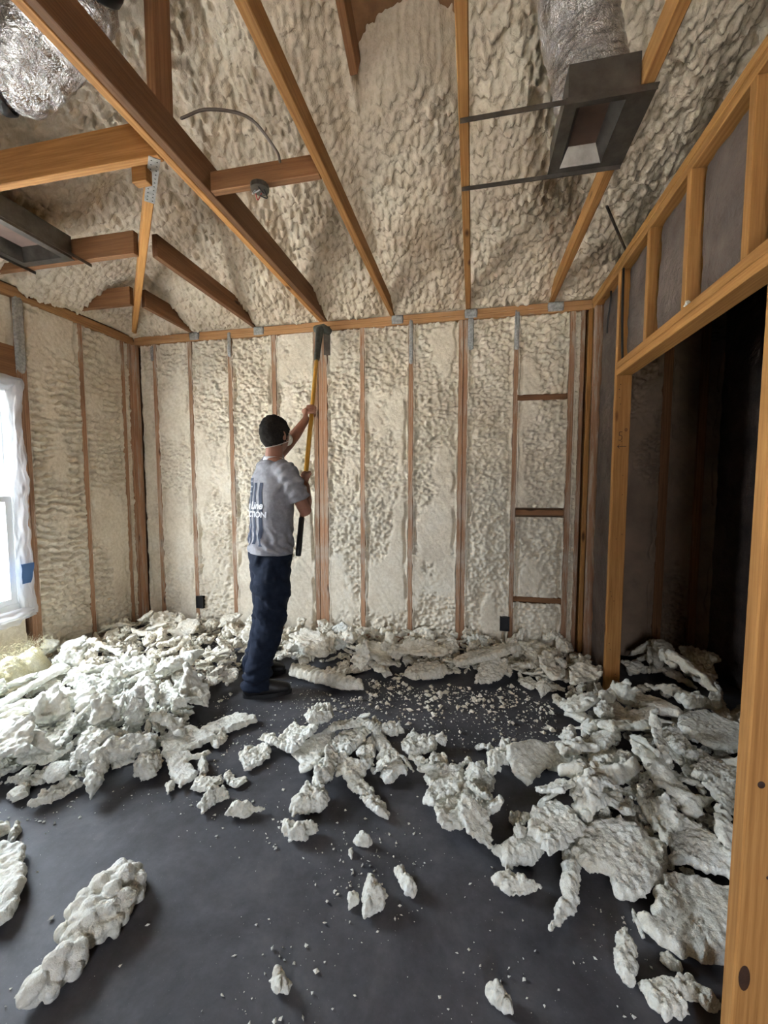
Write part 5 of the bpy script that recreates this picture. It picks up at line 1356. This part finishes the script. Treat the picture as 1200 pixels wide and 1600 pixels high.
def child(name, me, mat, parent=None):
    o = obj(name, me, mat, parent or worker)
    if parent is None: o.matrix_parent_inverse = Matrix.Translation(-W0)
    return o
# arms
shR = Vector((-1.115, 2.365, 1.455)); elR = Vector((-1.015, 2.435, 1.195))
shL = Vector((-1.365, 2.580, 1.475)); elL = Vector((-1.285, 2.795, 1.655))
def perp(v, a): v = v - a * v.dot(a); return v.normalized()
wR = perp(elR - handR, pole_d); wL = perp(elL - handL, pole_d)
wrR = handR + (elR - handR).normalized() * .085 ; wrL = handL + (elL - handL).normalized() * .085
def hand_vf(hp, w, wrist, flip):
    a = pole_d; q = a.cross(w) * flip
    parts = [tube_vf([wrist, hp + w * .052 + q * .004, hp + w * .030 + q * .012], [(.031, .023), (.045, .021), (.042, .015)], ref=a, n=12)]
    for i in range(4):
        off = a * ((1.5 - i) * .0205); ln = (.95, 1.05, 1.0, .85)[i]
        pts = [hp + off + w * .034 + q * .014]
        for th in (62, 115, 165, 215):
            t = math.radians(th * (.92 + .08 * ln)); r_ = .0275
            pts.append(hp + off * .97 + w * (r_ * math.cos(t)) + q * (r_ * math.sin(t)))
        parts.append(tube_vf(pts, [.0112, .0110, .0105, .0098, .0086], ref=a, n=10))
    pts = [hp + a * .020 + w * .045 - q * .010, hp + a * .040 + w * .028 - q * .020, hp + a * .052 + w * .004 - q * .027, hp + a * .058 - w * .018 - q * .020]
    parts.append(tube_vf(pts, [.014, .012, .0105, .009], ref=a, n=10))
    return join_vf(parts)
HC = Vector((-1.245, 2.505, 1.680)); tiltu = math.radians(16)
HAZ = math.radians(74)
hf = Vector((math.cos(HAZ) * math.cos(tiltu), math.sin(HAZ) * math.cos(tiltu), math.sin(tiltu))); hr = Vector((math.sin(HAZ), -math.cos(HAZ), 0)); hu = hr.cross(hf)
def headfn(s, l):
    x, y, z = s
    if l.z < 0:
        x *= 1 + .22 * l.z; y = y * (1 + .12 * l.z) + (-l.z) * .018
    if l.y > .75 and abs(l.x) < .45:                      # face: brow, nose, mouth
        n_ = math.exp(-((l.x / .13) ** 2 + ((l.z + .12) / .16) ** 2)); y += .022 * n_
        y += .006 * math.exp(-((l.z - .16) / .08) ** 2) + .005 * math.exp(-((l.x / .2) ** 2 + ((l.z + .45) / .08) ** 2))
        for sx in (-1, 1): y -= .009 * math.exp(-(((l.x - sx * .27) / .12) ** 2 + ((l.z - .02) / .09) ** 2))
    return Vector((x, y, z))
body_parts = [
    tube_vf([(-1.275, 2.455, .84), (-1.27, 2.455, .92), (-1.262, 2.455, 1.05), (-1.255, 2.46, 1.25), (-1.25, 2.468, 1.40), (-1.248, 2.475, 1.48)], [(.15, .105), (.155, .11), (.135, .098), (.155, .112), (.165, .10), (.11, .075)], ref=Rt, n=20),
    tube_vf([(-1.250, 2.472, 1.46), (-1.247, 2.480, 1.54), (-1.245, 2.495, 1.62)], [.060, .055, .054], ref=Rt, n=16),
    ellipsoid_vf(HC, (hr, hf, hu), (.074, .096, .116), fn=headfn),
    tube_vf([shR - Rt * .05, shR, shR.lerp(elR, .5), elR, elR.lerp(wrR, .35), wrR], [.05, .055, .047, .040, .041, .028], ref=Fw, n=14),
    tube_vf([shL + Rt * .05, shL, shL.lerp(elL, .5), elL, elL.lerp(wrL, .35), wrL], [.05, .055, .046, .039, .040, .027], ref=Rt, n=14),
    hand_vf(handR, wR, wrR, -1), hand_vf(handL, wL, wrL, 1)]
for s in (-1, 1):
    body_parts.append(ellipsoid_vf(HC + hr * (s * .076) - hf * .008 - hu * .006, (hr, hf, hu), (.009, .019, .032), 12, 8))
legR = [(-1.228, 2.405, .88), (-1.240, 2.405, .68), (-1.262, 2.408, .47), (-1.315, 2.385, .25), (-1.345, 2.370, .06)]
legL = [(-1.325, 2.510, .88), (-1.342, 2.545, .68), (-1.372, 2.585, .47), (-1.445, 2.610, .25), (-1.505, 2.625, .06)]
for lg in (legR, legL): body_parts.append(tube_vf(lg, [.085, .075, .058, .052, .038], ref=Rt, n=14))
child('body', remeshed(join_vf(body_parts), .0048, 3, .4), M['skin'])
# t-shirt
st = [tube_vf([(-1.268, 2.452, .925), (-1.265, 2.453, 1.0), (-1.258, 2.455, 1.12), (-1.253, 2.458, 1.28), (-1.25, 2.464, 1.41), (-1.248, 2.470, 1.475), (-1.247, 2.475, 1.512)], [(.172, .138), (.166, .134), (.160, .128), (.172, .130), (.182, .118), (.140, .096), (.072, .070)], ref=Rt, n=28, round_caps=False)]
eR2 = shR.lerp(elR, .72); eL2 = shL.lerp(elL, .50)
st.append(tube_vf([shR - Rt * .10 - Up * .015, shR - Rt * .03 - Up * .004, shR + Rt * .002 - Up * .006, shR.lerp(elR, .4), eR2], [.070, .073, .072, .068, .068], ref=Fw, n=18, round_caps=False))
st.append(tube_vf([shL + Rt * .07 - Up * .02, shL, shL.lerp(elL, .25), eL2], [.060, .062, .062, .066], ref=Rt, n=18, round_caps=False))
me = remeshed(join_vf(st), .0075, 14, .5)
co = verts_np(me); nr = normals_np(me)
tw = fbm(co[:, 0] * 9 + co[:, 2] * 5, co[:, 1] * 9, co[:, 2] * 13, seed=4, octv=3)
fold = np.sin((co[:, 2] * .9 + (co[:, 0] * Fw.x + co[:, 1] * Fw.y) * 1.3) * 70 + 5 * tw) * sstep(1.14, 1.00, co[:, 2]) * sstep(.925, .965, co[:, 2])
arm = np.sin((co[:, 2] - co[:, 0] * .9) * 90 + 4 * tw) * sstep(-1.20, -1.12, co[:, 0]) * sstep(1.25, 1.33, co[:, 2])
co = co + nr * ((.003 + .005 * sstep(.92, .97, co[:, 2])) * tw + .0065 * fold + .005 * arm)[:, None]
me.vertices.foreach_set('co', co.astype(np.float32).reshape(-1)); me.update()
shirt = child('t_shirt', me, M['shirt'])
shirt_bvh = BVHTree.FromPolygons([tuple(v.co) for v in me.vertices], [tuple(p.vertices) for p in me.polygons])
# hem band
# jeans
js = [tube_vf([(-1.272, 2.455, .955), (-1.275, 2.456, .90), (-1.278, 2.457, .82)], [(.158, .126), (.162, .130), (.160, .128)], ref=Rt, n=24, round_caps=False)]
js.append(tube_vf([Vector(legR[0]) + Vector((-.005, .01, -.02))] + legR[1:], [(.108, .115), (.100, .108), (.090, .094), (.080, .088), (.083, .094)], ref=Rt, n=20, round_caps=False))
js.append(tube_vf([Vector(legL[0]) + Vector((0, 0, -.02))] + legL[1:], [(.105, .112), (.097, .105), (.086, .090), (.078, .084), (.080, .090)], ref=Rt, n=20, round_caps=False))
me = remeshed(join_vf(js), .0075, 5, .5)
co = verts_np(me); nr = normals_np(me)
tw = fbm(co[:, 0] * 8, co[:, 1] * 8, co[:, 2] * 9, seed=14, octv=3)
diag = np.abs(np.sin((co[:, 2] + (co[:, 0] * Fw.x + co[:, 1] * Fw.y) * 1.1) * 17 + 2.5 * tw)) ** 5 * sstep(.30, .42, co[:, 2]) * sstep(.86, .74, co[:, 2])
fold = np.sin(co[:, 2] * 95 + 6 * tw + (co[:, 0] + co[:, 1]) * 20) * (sstep(.34, .10, co[:, 2]) + .35 * sstep(.62, .5, co[:, 2]) * sstep(.36, .45, co[:, 2]))
crease = np.sin((co[:, 2] * .8 - co[:, 0] * 1.2) * 45 + 4 * tw) * sstep(.75, .85, co[:, 2])
co = co + nr * (.011 * tw + .010 * fold + .007 * crease + .014 * diag)[:, None]
me.vertices.foreach_set('co', co.astype(np.float32).reshape(-1)); me.update()
jeans = child('jeans', me, M['denim'])
jeans_bvh = BVHTree.FromPolygons([tuple(v.co) for v in me.vertices], [tuple(p.vertices) for p in me.polygons])
# boots
def boot_shoe(heel, toe, nm):
    h = Vector((heel[0], heel[1], 0)); t = Vector((toe[0], toe[1], 0)); d = (t - h); L_ = d.length; d.normalize(); s = Vector((d.y, -d.x, 0))
    pts = [h + d * (L_ * f) + Up * z for f, z in ((.10, .055), (.28, .062), (.5, .056), (.72, .046), (.9, .040))]
    up_ = [tube_vf(pts, [(.055, .037), (.060, .041), (.052, .044), (.040, .047), (.030, .038)], ref=Up, n=18),
           tube_vf([h + d * (L_ * .20) + Up * .05, h + d * (L_ * .21) + Up * .16], [(.058, .048), (.056, .050)], ref=d, n=18)]
    b = child('boot', remeshed(join_vf(up_), .006, 4), M['boot_leather'])
    n = 22; V = []; F = []
    for k in range(2):
        for i in range(n):
            a = 2 * math.pi * i / n; f = .5 + .5 * math.cos(a)
            w_ = (.040 + .010 * math.sin(min(1, f * 1.1) * math.pi * .8)) * math.sin(a)
            V.append(tuple(h + d * (L_ * (-.01 + 1.02 * f)) + s * w_ + Up * (.028 * k)))
    F = [tuple(range(n - 1, -1, -1)), tuple(range(n, 2 * n))] + [(i, (i + 1) % n, n + (i + 1) % n, n + i) for i in range(n)]
    obj('sole', mesh_from(V, F), M['black'], b)
boot_shoe((-1.415, 2.330), (-1.145, 2.462), 0)
boot_shoe((-1.570, 2.598), (-1.305, 2.716), 1)
# hair, mask elastic, dust mask
def hairfn(s, l):
    v = headfn(s, l) if l.y < .5 else s.copy()
    nz = float(fbm(np.array([l.x * 5]), np.array([l.y * 5]), np.array([l.z * 5]), seed=31, octv=3)[0])
    return v * (1.10 + .11 * nz + .07 * max(0, -l.y))
V, F = ellipsoid_vf(HC + hu * .003, (hr, hf, hu), (.076, .098, .116), 48, 32, hairfn)
def keep(f):
    c = sum((Vector(V[i]) for i in f), Vector()) / len(f) - HC
    y = c.dot(hf); z = c.dot(hu); x = abs(c.dot(hr))
    return z > -.085 + .008 * math.sin(x * 140 + y * 90) + max(0, (y + .03)) * .95 + (.012 if x > .05 and y > -.03 else 0)
F = [f for f in F if keep(f)]
child('hair', mesh_from(V, F, True), M['hair'])
ring = []
for k in range(33):
    a = 2 * math.pi * k / 32
    p = HC - hu * (.046 - .010 * math.sin(a)) + hr * (.088 * math.cos(a)) + hf * (.111 * math.sin(a) - .004)
    ring.append(p)
V, F = tube_vf(ring, [.0022] * 33, ref=hu, n=6, caps=False)
child('mask_elastic', mesh_from(V, F, True), M['strap_white'])
V, F = ellipsoid_vf(HC + hf * .088 - hu * .045, (hr, hf, hu), (.050, .040, .045), 20, 12)
child('dust_mask', mesh_from(V, F, True), M['strap_white'])
V, F = tube_vf([(-1.249, 2.474, 1.495), (-1.248, 2.478, 1.535)], [.068, .061], ref=Rt, n=24, round_caps=False)
child('undershirt_collar', mesh_from(V, F, True), M['white_cloth'])
# print on the shirt back: flag and two lines of lettering, wrapped onto the cloth
back_o = Vector((-1.25, 2.462, 1.30))
def wrap(u, v, off=.0025):
    """u to the wearer's right across the back, v height"""
    p0 = back_o + Rt * u - Fw * .6; p0.z = v
    hit = shirt_bvh.ray_cast(p0, Fw, 2.0)
    if hit[0] is None: return None
    return hit[0] - Fw * off
def wrap_quad(u0, u1, v0, v1, off, nu=5, nv=10):
    G = [[wrap(u0 + (u1 - u0) * i / (nu - 1), v0 + (v1 - v0) * j / (nv - 1), off) for j in range(nv)] for i in range(nu)]
    V = []; F = []
    idx = {}
    for i in range(nu):
        for j in range(nv):
            if G[i][j] is not None: idx[(i, j)] = len(V); V.append(tuple(G[i][j]))
    for i in range(nu - 1):
        for j in range(nv - 1):
            ks = [(i, j), (i + 1, j), (i + 1, j + 1), (i, j + 1)]
            if all(k in idx for k in ks): F.append(tuple(idx[k] for k in ks))
    return V, F
def print_part(name, vfs, mat):
    V, F = join_vf(vfs); o = obj(name, mesh_from(V, F, True), mat, shirt); return o
stripes = []
for k in range(5):
    u0 = -.125 + k * .050
    stripes.append(wrap_quad(u0, u0 + .024, .985 + .012 * (k % 2), 1.375 if k > 2 else 1.30, .0025, 4, 30))
print_part('printed_stripe', stripes, M['navy'])
print_part('printed_canton', [wrap_quad(-.13, .004, 1.30, 1.405, .003, 10, 8)], M['navy'])
stars = []
for i in range(5):
    for j in range(3):
        cu = -.115 + i * .026; cv = 1.32 + j * .032
        pts = []
        for s in range(10):
            r_ = .008 if s % 2 == 0 else .0035
            p = wrap(cu + r_ * math.sin(s * math.pi / 5), cv + r_ * math.cos(s * math.pi / 5), .0045)
            pts.append(p)
        if all(p is not None for p in pts): stars.append(([tuple(p) for p in pts], [tuple(range(10))]))
print_part('printed_star', stars, M['white_cloth'])
def lettering(txt, size, u_right, v0, shear=0.0, off=.0055):
    cu = bpy.data.curves.new('t', 'FONT'); cu.body = txt; cu.size = size; cu.shear = shear; cu.offset = size * .03
    o = bpy.data.objects.new('t', cu); COL.objects.link(o)
    dg = bpy.context.evaluated_depsgraph_get(); dg.update()
    tm = bpy.data.meshes.new_from_object(o.evaluated_get(dg))
    bpy.data.objects.remove(o, do_unlink=True)
    bm = bmesh.new(); bm.from_mesh(tm); bmesh.ops.triangulate(bm, faces=bm.faces)
    bmesh.ops.subdivide_edges(bm, edges=[e for e in bm.edges if e.calc_length() > .012], cuts=2)
    bmesh.ops.triangulate(bm, faces=bm.faces)
    wmax = max(v.co.x for v in bm.verts)
    V = []; F = []
    okm = {}
    for v in bm.verts:
        p = wrap(u_right - wmax + v.co.x, v0 + v.co.y - .10 * (v.co.x - wmax) * 0, off)
        if p is not None: okm[v.index] = len(V); V.append(tuple(p))
    for f in bm.faces:
        if all(v.index in okm for v in f.verts): F.append(tuple(okm[v.index] for v in f.verts))
    bm.free(); bpy.data.meshes.remove(tm)
    return V, F
print_part('printed_lettering', [lettering('n Line', .062, .105, 1.215, .35)], M['white_cloth'])
print_part('printed_lettering', [lettering('UCTION', .048, .125, 1.165)], M['white_cloth'])

M['denim_seam'] = cloth('denim_pocket', (.010, .014, .027), (.018, .025, .044), 30)
def pocket(u0, u1, v0, v1):
    V = []; F = []; nu, nv = 7, 9
    for i in range(nu):
        for j in range(nv):
            f = j / (nv - 1); sh = .012 * (1 - f) if f < .25 else 0
            u = u0 + (u1 - u0) * i / (nu - 1)
            p0 = Vector((-1.275, 2.457, v0 + (v1 - v0) * f + sh * abs(2 * i / (nu - 1) - 1) * 2)) + Rt * u - Fw * .6
            hit = jeans_bvh.ray_cast(p0, Fw, 2.0)
            V.append(tuple((hit[0] if hit[0] is not None else p0 + Fw * .5) - Fw * (.004 if 0 < i < nu - 1 and 0 < j < nv - 1 else -.003)))
    for i in range(nu - 1):
        for j in range(nv - 1): F.append((i * nv + j, (i + 1) * nv + j, (i + 1) * nv + j + 1, i * nv + j + 1))
    return V, F
for (a_, b_) in ((.015, .125), (-.125, -.015)):
    V, F = pocket(a_, b_, .725, .865)
    obj('back_pocket', mesh_from(V, F, True), M['denim_seam'], jeans)

# ------------------------------------------------------------------ the pole scraper
tool = tag(empty('pole_scraper', tuple(POLE0)), 'long yellow-handled scraping pole with dark metal head held against the top plate', 'scraper')
def tchild(name, vf, mat, smooth=True):
    o = obj(name, mesh_from(vf[0], vf[1], smooth), mat, tool); o.matrix_parent_inverse = Matrix.Translation(-POLE0); return o
M['pole'] = plain_mat('yellow_fibreglass', (.52, .27, .035), .4, 0, 30, .1, .002, .2, 10)
M['pole_brown'] = plain_mat('worn_red_brown_handle', (.22, .085, .04), .5, 0, 30, .1, .002, .2, 10)
M['gunmetal'] = plain_mat('dull_gunmetal', (.10, .11, .10), .5, .6, 40, .3, .003, .3, 20)
pl = lambda t: POLE0.lerp(POLE1, t)
tchild('handle', tube_vf([pl(.08), pl(.31)], [.0155] * 2, n=14), M['pole_brown'])
tchild('pole', tube_vf([pl(.30), pl(.87)], [.0165] * 2, n=14), M['pole'])
tchild('grip', tube_vf([pl(0), pl(.02), pl(.135)], [.017, .019, .0185], n=14, round_caps=False), M['black'])
hd_ = pl(1.0)
tchild('ferrule', tube_vf([pl(.855), pl(.87), pl(.93), pl(.985), hd_ + Vector((.01, .0, .04))], [.021, .024, .026, .030, .034], n=16), M['gunmetal'])
tchild('scraper_head', tube_vf([hd_ + Vector((-.03, .0, .045)), hd_ + Vector((.03, .02, .055)), hd_ + Vector((.075, .04, .03))], [(.022, .03), (.032, .036), (.020, .03)], ref=(0, 1, 0), n=14), M['gunmetal'])
V, F, *_ = perf_strap(hd_ + Vector((.055, .035, .075)), hd_ + Vector((.055, .035, -.16)), .055, (.9, .4, 0), (-.4, .9, 0), .003)
tchild('blade', (V, F), M['steel_dark'], False)
